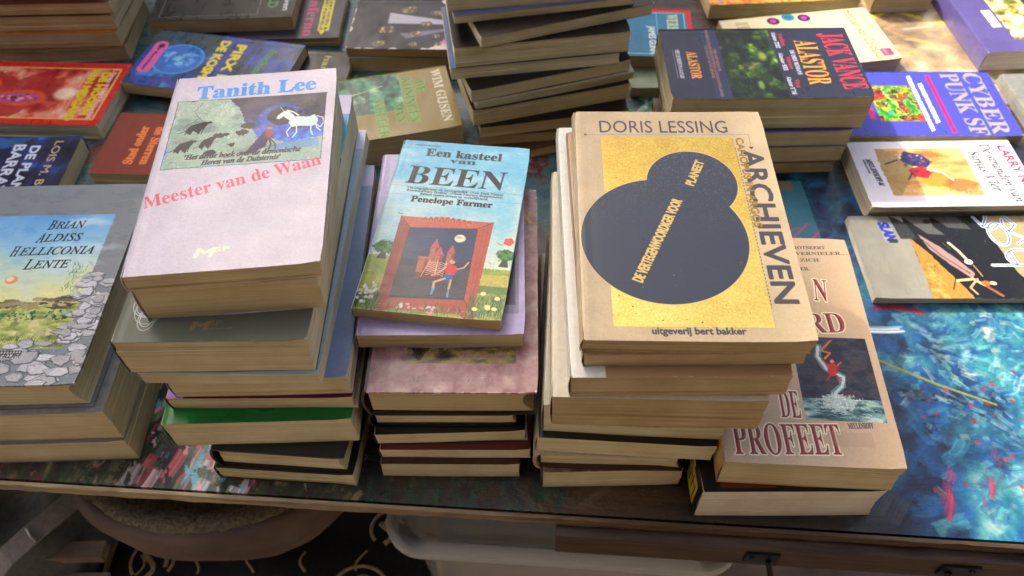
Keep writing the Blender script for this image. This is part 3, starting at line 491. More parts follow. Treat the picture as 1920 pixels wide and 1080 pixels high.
def art_cyber(W, H):
    c = Cv(W, H, 28, (.27, .28, .68)); c.tone(.06, 50); c.spots(60, 0, 0, .2, 1, .03, .1, [(.45, .48, .8)], .35)
    u0, v0, u1, v1 = .23, .52, .78, .775; c.paint(u0, v0, u1, v1, [(0, (.1, .45, .15)), (.35, (.2, .6, .2)), (.5, (.75, .8, .15)), (.65, (.15, .14, .12)), (.8, (.8, .4, .12)), (1, (.85, .15, .1))], 26, octs=3)
    c.spots(30, .3, .56, .7, .74, .15, .5, [(.12, .1, .1), (.25, .2, .18), (.9, .75, .15), (.8, .15, .1), (.2, .65, .55)], .8, .25)
    for k in range(6): c.line([(.6+.02*k, .56), (.72, .6+.02*k)], .05, (.1, .1, .06), .9)
    c.line([(.3, .7), (.75, .6)], .06, (.85, .85, .6)); c.frame(u0, v0, u1, v1, .06, (.9, .25, .35))
    c.dabs(u0, v0, u1, v1, 500, .4, .08, .4); wh = (.93, .93, .93); sil = (.68, .64, .58); pk = (.86, .13, .4)
    c.text('CYBER', (.02, .165), (.97, .165), 1.9, sil, 'b', metal=.25, bold=.015); c.text('PUNK SF', (.03, .3), (.985, .29), 1.9, sil, 'b', metal=.25, bold=.015)
    c.rect(.06, .37, .955, .395, pk); c.text('DE NIEUWE SCIENCE FICTION', (.08, .392), (.94, .392), .3, (.45, .1, .4), 'sb')
    c.text('VERHALEN VAN GREG BEAR,', (.19, .46), (.81, .46), .42, wh, 'sb', bold=.04); c.text('WILLIAM GIBSON, BRUCE STERLING E.A.', (.07, .51), (.93, .51), .42, wh, 'sb', bold=.04)
    c.rect(.35, .8, .75, .83, pk); c.wear((.75, .75, .88), .8, .08, 20); return c
def art_beach(W, H):
    c = Cv(W, H, 32, (.84, .82, .84)); c.tone(.02, 50); u0, v0, u1, v1 = .12, .32, .845, .85
    c.paint(u0, v0, u1, v1, [(0, (.62, .42, .2)), (.3, (.8, .6, .32)), (.6, (.88, .72, .48)), (.8, (.92, .78, .4)), (1, (.75, .5, .15))], 60, ax=.6, ay=2)
    c.poly([(u0, .85), (.845, .85), (.845, .8), (.6, .72), (.5, .6), (u0, .8)], (.6, .5, .28), .8, rough=.3); c.ell(.6, .55, .12, .1, (.95, .5, .12), .8, soft=12, rough=.3); c.ell(.7, .42, .1, .1, (.85, .25, .1), .6, soft=12, rough=.3)
    c.poly([(.16, .66), (.22, .58), (.34, .53), (.42, .58), (.4, .66), (.3, .72), (.2, .7)], (.2, .2, .36), rough=.2); c.poly([(.4, .6), (.5, .56), (.58, .6), (.56, .68), (.45, .7)], (.65, .12, .14), rough=.15)
    c.spots(26, .2, .54, .5, .72, .08, .25, [(.12, .12, .2), (.8, .2, .25), (.9, .85, .85), (.35, .35, .6)], .9, .1); c.line([(.45, .58), (.5, .5), (.62, .46)], .2, (.85, .8, .85)); c.line([(.5, .68), (.6, .72)], .14, (.2, .1, .12)); c.line([(.3, .74), (.36, .82)], .2, (.12, .12, .16))
    for _ in range(40): a = _rs.uniform(0, 6.28); r = _rs.uniform(.03, .1); c.line([(.76, .4), (.76+r*math.cos(a), .4+r*.8*math.sin(a))], .04, [(.95, .85, .6), (.8, .4, .2)][_rs.randint(2)], .8, taper=True)
    c.dabs(u0, v0, u1, v1, 1200, .3, .05, .25)
    c.text('LARRY NIVEN', (.1, .09), (.97, .05), .95, (.66, .06, .22), '', bold=.035); c.text('De stranden van', (.06, .195), (.95, .16), .95, (.12, .1, .12), 'i', bold=.01); c.text('Sirius Vier', (.18, .285), (.8, .25), .95, (.12, .1, .12), 'i', bold=.01)
    c.text('MEULENHOFF-M', (.28, .925), (.69, .905), .5, (.12, .1, .14), 'bi', bold=.02); c.text('SCIENCE FICTION', (.29, .945), (.5, .94), .2, (.12, .1, .14), 'sb'); c.wear((.95, .94, .94), .6, .04, 10); return c
def art_slan(W, H):
    c = Cv(W, H, 34, (.55, .54, .47)); c.paint(0, 0, 1, .35, [(0, (.6, .55, .4)), (1, (.66, .6, .44))], 40); c.paint(0, .7, 1, 1, [(0, (.53, .52, .47)), (1, (.6, .59, .52))], 60)
    c.rect(0, .35, 1, .735, (.09, .09, .085)); c.poly([(1.0, .22), (.9, .25), (.7, .3), (.4, .33), (0, .34), (0, .37), (1, .37)], (.1, .1, .09)); c.spots(60, 0, .3, 1, .6, .01, .025, [(.8, .8, .7)], .8)
    c.poly([(.29, .735), (1, .735), (1, .55), (.85, .58), (.7, .62), (.55, .655), (.42, .69)], (.72, .5, .2), rough=.12); c.paint(.6, .66, 1, .735, [(0, (.6, .4, .15)), (.5, (.78, .56, .24)), (1, (.86, .66, .32))], 14); c.spots(26, .5, .66, .95, .73, .03, .08, [(.2, .14, .08)], .7)
    c.poly([(.24, .69), (.42, .6), (.6, .535), (.72, .5), (.78, .52), (.6, .6), (.42, .665)], (.62, .5, .46), rough=.08); c.line([(.3, .68), (.5, .62), (.72, .52)], .08, (.15, .12, .1)); c.line([(.35, .56), (.45, .53), (.6, .5)], .3, (.78, .74, .62)); c.ell(.58, .505, .03, .02, (.85, .82, .75)); c.line([(.35, .59), (.42, .565)], .05, (.5, .48, .4))
    c.line([(.8, .6), (.78, .52), (.85, .48), (.82, .44)], .3, (.82, .72, .5)); c.line([(.78, .5), (.88, .55), (.95, .53)], .22, (.7, .6, .42)); c.ell(.83, .47, .03, .02, (.85, .4, .15)); c.line([(.87, .47), (.97, .42)], .3, (.6, .33, .2)); c.ell(.83, .435, .02, .014, (.85, .8, .65)); c.line([(.62, .49), (.75, .47)], .1, (.8, .6, .35)); c.line([(.78, .6), (.9, .63)], .1, (.1, .09, .07))
    c.dabs(.25, .37, 1, .735, 1300, .2, .04, .35)
    g = (.27, .27, .25)
    c.poly([(.0, .6), (.0, .47), (.18, .42), (.16, .53), (.08, .56)], g); c.poly([(0, .74), (.24, .64), (.25, .56), (.14, .6), (.02, .6)], (.33, .33, .3)); c.poly([(.0, .8), (.3, .78), (.3, .7), (.1, .73), (.05, .76)], (.2, .2, .19)); c.ell(.08, .62, .03, .02, (.09, .09, .085))
    c.rect(.09, .805, .33, .86, (.62, .62, .66)); c.text('SLAN', (.095, .862), (.32, .845), .95, (.16, .22, .62), 'sb', slant=.2, bold=.05); c.rect(.3, .8, .35, .84, (.2, .2, .2))
    for col_, o_ in (((.93, .95, .97), 1), ((.2, .36, .75), 0)):
        wd = .34 if o_ else .14
        for p in ([(.02, .385), (.14, .36), (.05, .33), (.0, .32)], [(.14, .36), (.18, .315), (.12, .28)], [(.24+.14*math.cos(t), .3+.045*math.sin(t)) for t in np.linspace(0, 6.283, 24)], [(.53+.1*math.cos(t), .245+.07*math.sin(t)) for t in np.linspace(.6, 5.6, 20)], [(.46, .29), (.62, .28)], [(.62, .4), (.62, .18)], [(.0, .235), (.12, .2), (.2, .24), (.12, .26), (.05, .25)], [(.2, .25), (.3, .18), (.36, .23)], [(.1, .13), (.2, .11), (.28, .18)]):
            c.line(p, wd, col_)
    c.text('VAN', (.24, .14), (.42, .13), .8, (.25, .4, .75), '', out=(.8, .85, .9)); c.wear((.8, .77, .66), .7, .05, 16); return c
def art_colossus(W, H):
    c = Cv(W, H, 26, (.84, .78, .62)); c.tone(.04, 60); t_ = (.33, .3, .2)
    for u, v, a, b_ in ((.1, .44, (.2, .07, .35), (.75, .2, .6)), (.06, .54, (.05, .5, .62), (.1, .42, .55)), (.11, .65, (.25, .08, .35), (.75, .2, .5)), (.5, .5, (.05, .5, .62), (.1, .42, .55)), (.55, .62, (.2, .07, .35), (.75, .2, .6))):
        c.ell(u, v, .065*1.1, .038*1.1, a); c.ell(u, v, .035, .02, b_)
    c.text('Het uur van Colossus', (.03, .16), (.97, .15), 1.3, t_, '', al=.9); c.text('D.F. JONES', (.06, .065), (.42, .06), .7, (.68, .6, .42)); c.rect(.8, .03, .93, .1, (.75, .2, .38)); c.text('SF', (.82, .085), (.91, .085), .4, (.9, .6, .65), 'sb')
    for k in range(6): c.text('een nieuwe roman over de', (.08, .9-.014*k), (.5, .9-.014*k), .18, t_)
    c.wear((.9, .85, .7), .5, .04, 8); return c
def art_kings(W, H):
    c = Cv(W, H, 30, (.55, .47, .2)); c.tone(.06, 60); gr = (.38, .72, .12); dk = (.22, .3, .1)
    c.rect(.02, .3, .62, .95, (.1, .38, .3)); c.paint(.02, .3, .62, .95, [(0, (.04, .12, .1)), (.35, (.06, .3, .22)), (.55, (.12, .45, .33)), (.8, (.3, .62, .45)), (1, (.6, .75, .5))], 30); c.frame(.02, .3, .62, .95, .03, (.6, .8, .6))
    c.spots(34, .1, .6, .5, .9, .15, .5, [(.05, .12, .12), (.1, .2, .22), (.12, .3, .25)], .8, .3); c.spots(14, .25, .5, .45, .65, .15, .35, [(.55, .6, .4), (.3, .35, .3), (.75, .7, .5)], .8, .2); c.line([(.3, .62), (.2, .4)], .1, (.75, .8, .6)); c.line([(.25, .5), (.5, .52)], .08, (.1, .2, .18))
    c.dabs(.02, .3, .62, .95, 900, .35, .06, .35); c.text('WIM GIJSEN', (.05, .1), (.9, .1), 1.0, (.85, .84, .74), 'b', bold=.02)
    for t, a, b_, v in (('DE', .2, .38, .21), ('KONINGEN', .12, .84, .285), ('VAN', .5, .82, .36), ('WELEER', .4, 1.0, .47)): c.text(t, (a, v), (b_, v), 1.0, (.36, .36, .12), 'b', out=gr, ow=.08)
    c.wear((.75, .68, .45), .6, .06, 12); return c
def art_pirx(W, H):
    c = Cv(W, H, 28, (.1, .25, .55)); c.paint(0, 0, 1, 1, [(0, (.05, .16, .22)), (.35, (.06, .2, .42)), (.6, (.1, .28, .62)), (.8, (.25, .2, .5)), (1, (.15, .5, .75))], 60); c.paint(.0, .55, .35, 1, [(0, (.1, .18, .1)), (1, (.1, .3, .4))], 30, al=.8)
    c.ell(.5, .75, .27, .17, (.25, .6, .85)); c.ell(.5, .75, .25, .155, (.12, .42, .75), rough=.1); 
    for _ in range(60): a = _rs.uniform(0, 6.28); r = _rs.uniform(0, .85); c.ell(.5+.25*r*math.cos(a), .75+.155*r*math.sin(a), _rs.uniform(.01, .05), _rs.uniform(.006, .03), [(.55, .8, .92), (.1, .35, .65), (.3, .62, .85)][_rs.randint(3)], .6, rough=.1)
    c.dabs(0, 0, 1, 1, 900, .5, .08, .25); ye = (.92, .82, .1); c.text('PIRX IN', (.14, .43), (.9, .43), 1.15, ye, 'sb', bold=.06); c.text('DE KOSMOS', (.1, .545), (.98, .545), 1.1, ye, 'sb', bold=.06)
    c.text('Stanislaw Lem', (.15, .2), (.9, .26), .9, (.16, .5, .25), 'i', bold=.05); c.line([(.05, .28), (.95, .3)], .04, (.6, .75, .85), .7)
    c.ell(.28, .92, .07, .045, (.85, .36, .62)); c.ell(.72, .92, .07, .045, (.85, .36, .62)); c.rect(.27, .875, .73, .965, (.85, .36, .62)); c.text('VP Poortraten', (.3, .935), (.74, .935), .45, (.15, .08, .12), 'sb'); c.ell(.3, .915, .04, .02, (.12, .08, .1)); c.wear((.7, .8, .88), .7, .05, 14); return c
def art_redhorn(W, H):
    c = Cv(W, H, 28, (.78, .13, .1)); u0, v0, u1, v1 = .09, .045, .92, .96; c.rect(u0, v0, u1, v1, (.86, .68, .35)); c.rect(u0+.02, v0+.013, u1-.02, v1-.013, (.72, .3, .26))
    c.paint(u0+.02, v0+.013, u1-.02, v1-.013, [(0, (.5, .08, .1)), (.35, (.75, .25, .2)), (.55, (.84, .45, .35)), (.75, (.85, .6, .5)), (1, (.9, .78, .66))], 60)
    c.poly([(.1, .5), (.5, .42), (.75, .5), (.9, .6), (.9, .95), (.12, .95), (.3, .7)], (.62, .1, .12), .75, rough=.7, cell=40); c.ell(.6, .6, .13, .17, (.9, .35, .15), .7, soft=8, rough=.1); c.ell(.6, .62, .09, .15, (.7, .28, .42), rough=.05)
    for _ in range(26): a = _rs.uniform(0, 6.28); r = _rs.uniform(0, .8); c.ell(.6+.09*r*math.cos(a), .62+.15*r*math.sin(a), .012, .012, [(.4, .08, .2), (.85, .6, .7), (.3, .05, .12)][_rs.randint(3)])
    c.ell(.4, .84, .08, .05, (.85, .3, .12)); c.ell(.4, .84, .04, .03, (.6, .1, .1)); c.ell(.52, .33, .1, .07, (.93, .85, .72), .8, soft=16)
    c.dabs(.12, .06, .9, .94, 900, .5, .08, .2); ye = (.84, .72, .08); c.text('DE HOORN', (.16, .16), (.84, .15), .9, ye, 'sb', bold=.06); c.text('VAN MIDGARD', (.1, .245), (.93, .235), .9, ye, 'sb', bold=.06); c.line([(.11, .265), (.9, .265)], .04, (.9, .8, .75)); c.text('L. Sprague de Camp & Fletcher Pratt', (.1, .1), (.9, .1), .55, (.92, .82, .78), 'b'); c.wear((.92, .75, .65), .8, .05, 12); return c
def art_planet(W, H):
    c = Cv(W, H, 28, (.07, .1, .24)); c.paint(0, 0, 1, 1, [(0, (.04, .05, .13)), (.5, (.08, .11, .27)), (.75, (.12, .22, .5)), (1, (.3, .6, .85))], 60); c.poly([(0, .3), (.12, .35), (.3, 1), (0, 1)], (.2, .55, .85), .5, rough=.5)
    c.text('LOIS M. BUJOLD', (.06, .145), (1.02, .145), .85, (.78, .7, .5), '', bold=.01); c.text('DE PLANEET', (.12, .28), (.92, .28), 1.0, (.82, .84, .88), 'sb', out=(.3, .45, .65)); c.text('BARRAYAR', (.1, .385), (.93, .385), 1.25, (.82, .84, .88), 'sb', out=(.3, .45, .65)); c.ell(.45, .55, .14, .08, (.5, .5, .5)); c.wear((.6, .62, .7), .7, .04, 8); return c
def art_city(W, H):
    c = Cv(W, H, 28, (.5, .17, .085)); c.tone(.06, 50); og = (.93, .5, .2)
    c.text('Stad onder', (.84, .77), (.23, .77), .95, og, 'b', bold=.05); c.text('de Sterren', (.24, .72), (.84, .72), .95, og, 'b', bold=.05)
    c.text('M', (.38, .5), (.5, .5), .65, (.93, .88, .75), 'sb', bold=.04); c.text('SF', (.52, .515), (.6, .515), .4, (.9, .8, .68)); c.text('meulenhoff', (.47, .54), (.74, .54), .15, (.85, .5, .45)); c.text('he', (.88, .45), (.99, .45), .8, og, 'b'); c.wear((.8, .55, .4), .7, .05, 10); return c
def art_bug(W, H):
    c = Cv(W, H, 26, (.045, .05, .045)); c.tone(.1, 40); c.frame(.05, .25, .93, .93, .05, (.75, .77, .72))
    for _ in range(90): c.ell(_rs.normal(.35, .1), _rs.normal(.62, .06), _rs.uniform(.01, .05), _rs.uniform(.006, .025), [(.05, .5, .2), (.1, .6, .5), (.5, .85, .9), (.05, .25, .1), (.1, .3, .6)][_rs.randint(5)], .8, rough=.15)
    c.text('WERELD', (.1, .19), (.8, .19), 1.2, (.16, .55, .34), 'sb'); c.text('Larry Niven', (.1, .08), (.86, .08), .8, (.85, .85, .85), 'sb'); c.wear((.5, .5, .45), .8, .05, 8); return c
def art_inferno(W, H):
    c = Cv(W, H, 26, (.19, .165, .2)); c.tone(.06, 40); c.ell(.5, .16, .43, .045, (.88, .8, .1)); c.rect(.12, .1, .86, .2, (.88, .8, .1)); c.text('LARRY NIVEN &', (.14, .145), (.84, .145), .38, INK, 'sb'); c.text('JERRY POURNELLE', (.14, .185), (.84, .185), .38, INK, 'sb')
    c.text('Inferno', (.12, .33), (.95, .33), 1.4, (.82, .1, .45), 'b'); c.wear((.6, .58, .6), .6, .05, 8); return c
def art_faces(W, H):
    c = Cv(W, H, 30, (.84, .79, .7)); c.ell(.5, .2, .5, .25, (.72, .35, .52), .8, soft=30, rough=.8, cell=60); c.ell(.5, .25, .3, .2, (.35, .35, .62), .7, soft=20, rough=.6)
    c.poly([(0, .4), (.3, .3), (.6, .28), (1, .42), (1, 1), (0, 1)], (.07, .065, .12), rough=.6, cell=40)
    c.poly([(.5, .15), (.52, .15), (.5, .75), (.28, .75)], (.85, .83, .85), .8, soft=3); c.poly([(.53, .15), (.54, .15), (.8, .6), (.7, .65)], (.7, .68, .75), .6, soft=3); c.ell(.52, .14, .05, .03, (.2, .1, .15), rough=.1)
    gd = [(.72, .62, .42), (.62, .5, .34), (.86, .78, .58)]
    for (u, v, s_) in ((.22, .62, 1.2), (.28, .42, .9), (.34, .27, .6), (.5, .48, .8), (.62, .75, 1.2), (.7, .55, .9), (.74, .4, .6), (.9, .78, 1.), (.9, .55, .7), (.9, .38, .6)):
        c.ell(u, v, .06*s_, .05*s_, (.3, .24, .18), rough=.1); c.spots(16, u-.05*s_, v-.035*s_, u+.05*s_, v+.035*s_, .08*s_, .22*s_, gd, .9, .1); c.line([(u-.02*s_, v+.01), (u+.02*s_, v+.012)], .06, (.1, .08, .1)); c.line([(u-.025*s_, v-.01*s_), (u+.025*s_, v-.01*s_)], .06, (.1, .08, .1))
    c.dabs(0, 0, 1, 1, 1200, .25, .06, .35); c.wear((.9, .86, .8), .8, .06, 8); return c
def art_simple(base, marks=(), tone=.07):
    def f(W, H):
        c = Cv(W, H, 18, base); c.tone(tone, 40); c.tone(.04, 4, 2)
        for m in marks:
            if m[0] == 'rect': c.rect(*m[1:])
            elif m[0] == 'paint': c.paint(m[1], m[2], m[3], m[4], m[5], 16)
            elif m[0] == 'text': c.text(*m[1:])
            elif m[0] == 'frame': c.frame(*m[1:])
            elif m[0] == 'line': c.line(*m[1:])
        c.wear(tuple(min(1, x*.5+.45) for x in base), .8, .05, 5); return c
    return f
# ================================================================ books
_solid = {}
def solid(c, rough=.4):
    k = tuple(round(float(x), 2) for x in c)+(rough,)
    if k not in _solid: _solid[k] = simple('printed_card', tuple(max(.003, x)**2.2 for x in k[:3]), rough, 120, .18, .2, .15)
    return _solid[k]
def slab(W, H, th, fz, nu=13, nv=14, cx=0):
    vs, uv, fs = [], [], []
    for lay in (1, 0):
        for j in range(nv+1):
            for i in range(nu+1):
                u, v = (i/nu if nu < 6 else (0, .012, .03, .06, .1)[i] if i < 5 else .1+.9*(i-4)/(nu-4)), j/nv; x, y = (u-.5)*W, (v-.5)*H
                if i in (0, nu) and j in (0, nv): x *= 1-.10/W*2; y *= 1-.10/H*2
                vs.append(((x+cx)*CM, y*CM, (fz(u, v)+(th if lay else 0))*CM)); uv.append((u, v))
    n = (nu+1)*(nv+1)
    for j in range(nv):
        for i in range(nu):
            a = j*(nu+1)+i; fs.append((a, a+1, a+nu+2, a+nu+1)); fs.append((n+a, n+a+nu+1, n+a+nu+2, n+a+1))
    rim = [i for i in range(nu)]+[j*(nu+1)+nu for j in range(nv)]+[nv*(nu+1)+nu-i for i in range(nu)]+[(nv-j)*(nu+1) for j in range(nv)]
    for k in range(len(rim)): a, b = rim[k], rim[(k+1) % len(rim)]; fs.append((a, n+a, n+b, b))
    return vs, fs, uv
def pages(W, H, z0, z1, rs, curve=0., lean=0., sag=None):
    n = int(min(34, max(6, (z1-z0)/.085))); vs, fs = [], []; m = 8
    ph = rs.rand(4)*6.28; ps = rs.uniform(.5, 1.5, 4)
    blk = np.cumsum(rs.rand(n+1) < .16)
    boff = rs.normal(0, .045, (blk.max()+1, 2))
    for k in range(n+1):
        q = k/n; z = z0+(z1-z0)*q; jx, jy = rs.normal(0, .010, 2)+boff[blk[k]]*(1 if z1-z0 > .8 else .4); dv = curve*(1-(2*q-1)**2)
        per = []
        for s_ in range(4):
            for i in range(m):
                t = i/m
                x, y = ((-.5+t, -.5), (.5, -.5+t), (.5-t, .5), (-.5, .5-t))[s_]
                X, Y = x*W, y*H
                if s_ == 1 or (s_ == 2 and i == 0): X -= dv
                if s_ == 3: X -= dv*.5
                w_ = .02*math.sin(ph[s_]+t*6.28*ps[s_])*math.sin(q*5+ph[s_])
                if s_ in (0, 2): Y += w_+jy
                else: X += w_+jx
                per.append((X+lean*(q-.5), Y))
        for (X, Y) in per:
            zz = z
            if sag: zz += sag(X/W+.5, Y/H+.5)*q
            vs.append((X*CM, Y*CM, zz*CM))
    P = 4*m
    for k in range(n):
        for i in range(P): a, b = k*P+i, k*P+(i+1) % P; fs.append((a, b, b+P, a+P))
    fs.append(tuple(range(P))[::-1])
    for i in range(P): X, Y, Z = vs[n*P+i]; vs.append((X*.93, Y*.93, min(z1, Z/CM)*CM-.0016))
    for i in range(P): a, b = n*P+i, n*P+(i+1) % P; fs.append((a, b, b+P, a+P))
    fs.append(tuple(range((n+1)*P, (n+2)*P)))
    return vs, fs
def book(key, geo, rot, art, tone, label, group=None, kind='paper', curl=0., spine=None, ruff=.38, curve=0., back=None, extra=None, cat='book'):
    x, y, z, yaw, w_, h_, t = geo
    W, H = (w_, h_) if rot in (0, 3) else (h_, w_)
    rs = np.random.RandomState(sum(map(ord, key))*7 % 9973)
    root = bpy.data.objects.new('hardcover_book' if kind == 'hard' else 'paperback_book', None); col.objects.link(root)
    root.empty_display_size = .02; root.location = (x*CM, y*CM, z*CM+.0001); root.rotation_euler[2] = R(yaw+{0: 0, 1: -90, 2: 90, 3: 180}[rot])
    tag(root, label, cat, group)
    lean = rs.uniform(-.10, .16) if kind != 'hard' else .0
    if callable(art): cv = art(W, H); fm = cv.material('cover_print_'+key, ruff); base = cv.a[int(cv.h*.3):int(cv.h*.7), :3, :3].mean((0, 1))
    else: base = art; fm = None
    sp = solid(spine if spine is not None else base); bk = solid(back if back is not None else (spine if spine is not None else base))
    if fm is None: fm = solid(base)
    cl, ct = rs.uniform(.2, 1, 2)*curl
    wob = rs.uniform(-.5, .5, 3)
    def fz(u, v):
        e = max(0, u-.55)/.45; a = max(0, .25-v)/.25; b = max(0, v-.75)/.25
        return -.055*max(0, 1-u/.03)**2*(t > .7)-.012*max(0, 1-abs(u-.06)/.03)+(e*e*(cl*a*a+ct*b*b+.35*curl*(1+.3*math.sin(3*v+wob[0]*6))) if curl else 0)
    if kind == 'hard':
        th = .22; ov = .32; cw = W; ch = H
        vs, fs = pages(W-ov*1.6, H-ov*2, th, t-th, rs, curve or .5); mesh('page_block', [(a+(-.1)*CM, b, c) for a, b, c in vs], fs, page_mat(tone), root)
        v, f, uv = slab(cw, ch, th-.012, lambda u, v: t-th); mesh('front_cover', v, f, fm, root, uvs=uv)
        v, f, uv = slab(cw, ch, th-.012, lambda u, v: .0, 2, 2); mesh('back_cover', v, f, bk, root)
        n = 12; vs, fs = [], []
        for j in (0, 1):
            for k in range(n+1):
                q = k/n; b = .42*math.sin(math.pi*q)**.7; vs.append(((-cw/2-b-.03)*CM, (j-.5)*ch*CM, (q*t)*CM)); 
            for k in range(n+1):
                q = 1-k/n; b = .42*math.sin(math.pi*q)**.7-.2; vs.append(((-cw/2-b-.03)*CM, (j-.5)*ch*CM, (q*(t-.02)+.01)*CM))
        m = 2*(n+1)
        for k in range(m): a, b = k, (k+1) % m; fs.append((a, a+m, b+m, b))
        fs.append(tuple(range(m))); fs.append(tuple(range(m, 2*m))[::-1]); mesh('spine', vs, fs, sp, root)
    else:
        th = .034
        vs, fs = pages(W-.16, H-.13, th+.004, t-th-.004, rs, curve, lean, (lambda u, v: fz(u, v)*.9) if curl else None)
        mesh('page_block', [(a-.03*CM, b, c) for a, b, c in vs], fs, page_mat(tone), root)
        v, f, uv = slab(W, H, th, lambda u, v: t-th+fz(u, v), cx=lean*.5); mesh('front_cover', v, f, fm, root, uvs=uv)
        v, f, uv = slab(W, H, th-.004, lambda u, v: .002, 2, 2, cx=-lean*.5); mesh('back_cover', v, f, bk, root)
        n = 6; vs, fs = [], []; bd = min(.12, t*.08)
        for j in (0, 1):
            for k in range(n+1):
                q = k/n; b = bd*math.sin(math.pi*q); vs.append(((-W/2-b-.012+lean*(q-.5))*CM, (j-.5)*(H-.05)*CM, (q*(t-.01)+.005)*CM))
            for k in range(n+1):
                q = 1-k/n; b = bd*math.sin(math.pi*q); vs.append(((-W/2-b+.03+lean*(q-.5))*CM, (j-.5)*(H-.05)*CM, (q*(t-.07)+.035)*CM))
        m = 2*(n+1)
        for k in range(m): a, b = k, (k+1) % m; fs.append((a, a+m, b+m, b))
        fs.append(tuple(range(m))); fs.append(tuple(range(m, 2*m))[::-1]); mesh('spine', vs, fs, sp, root)
    if extra: extra(root, W, H, t)
    return root
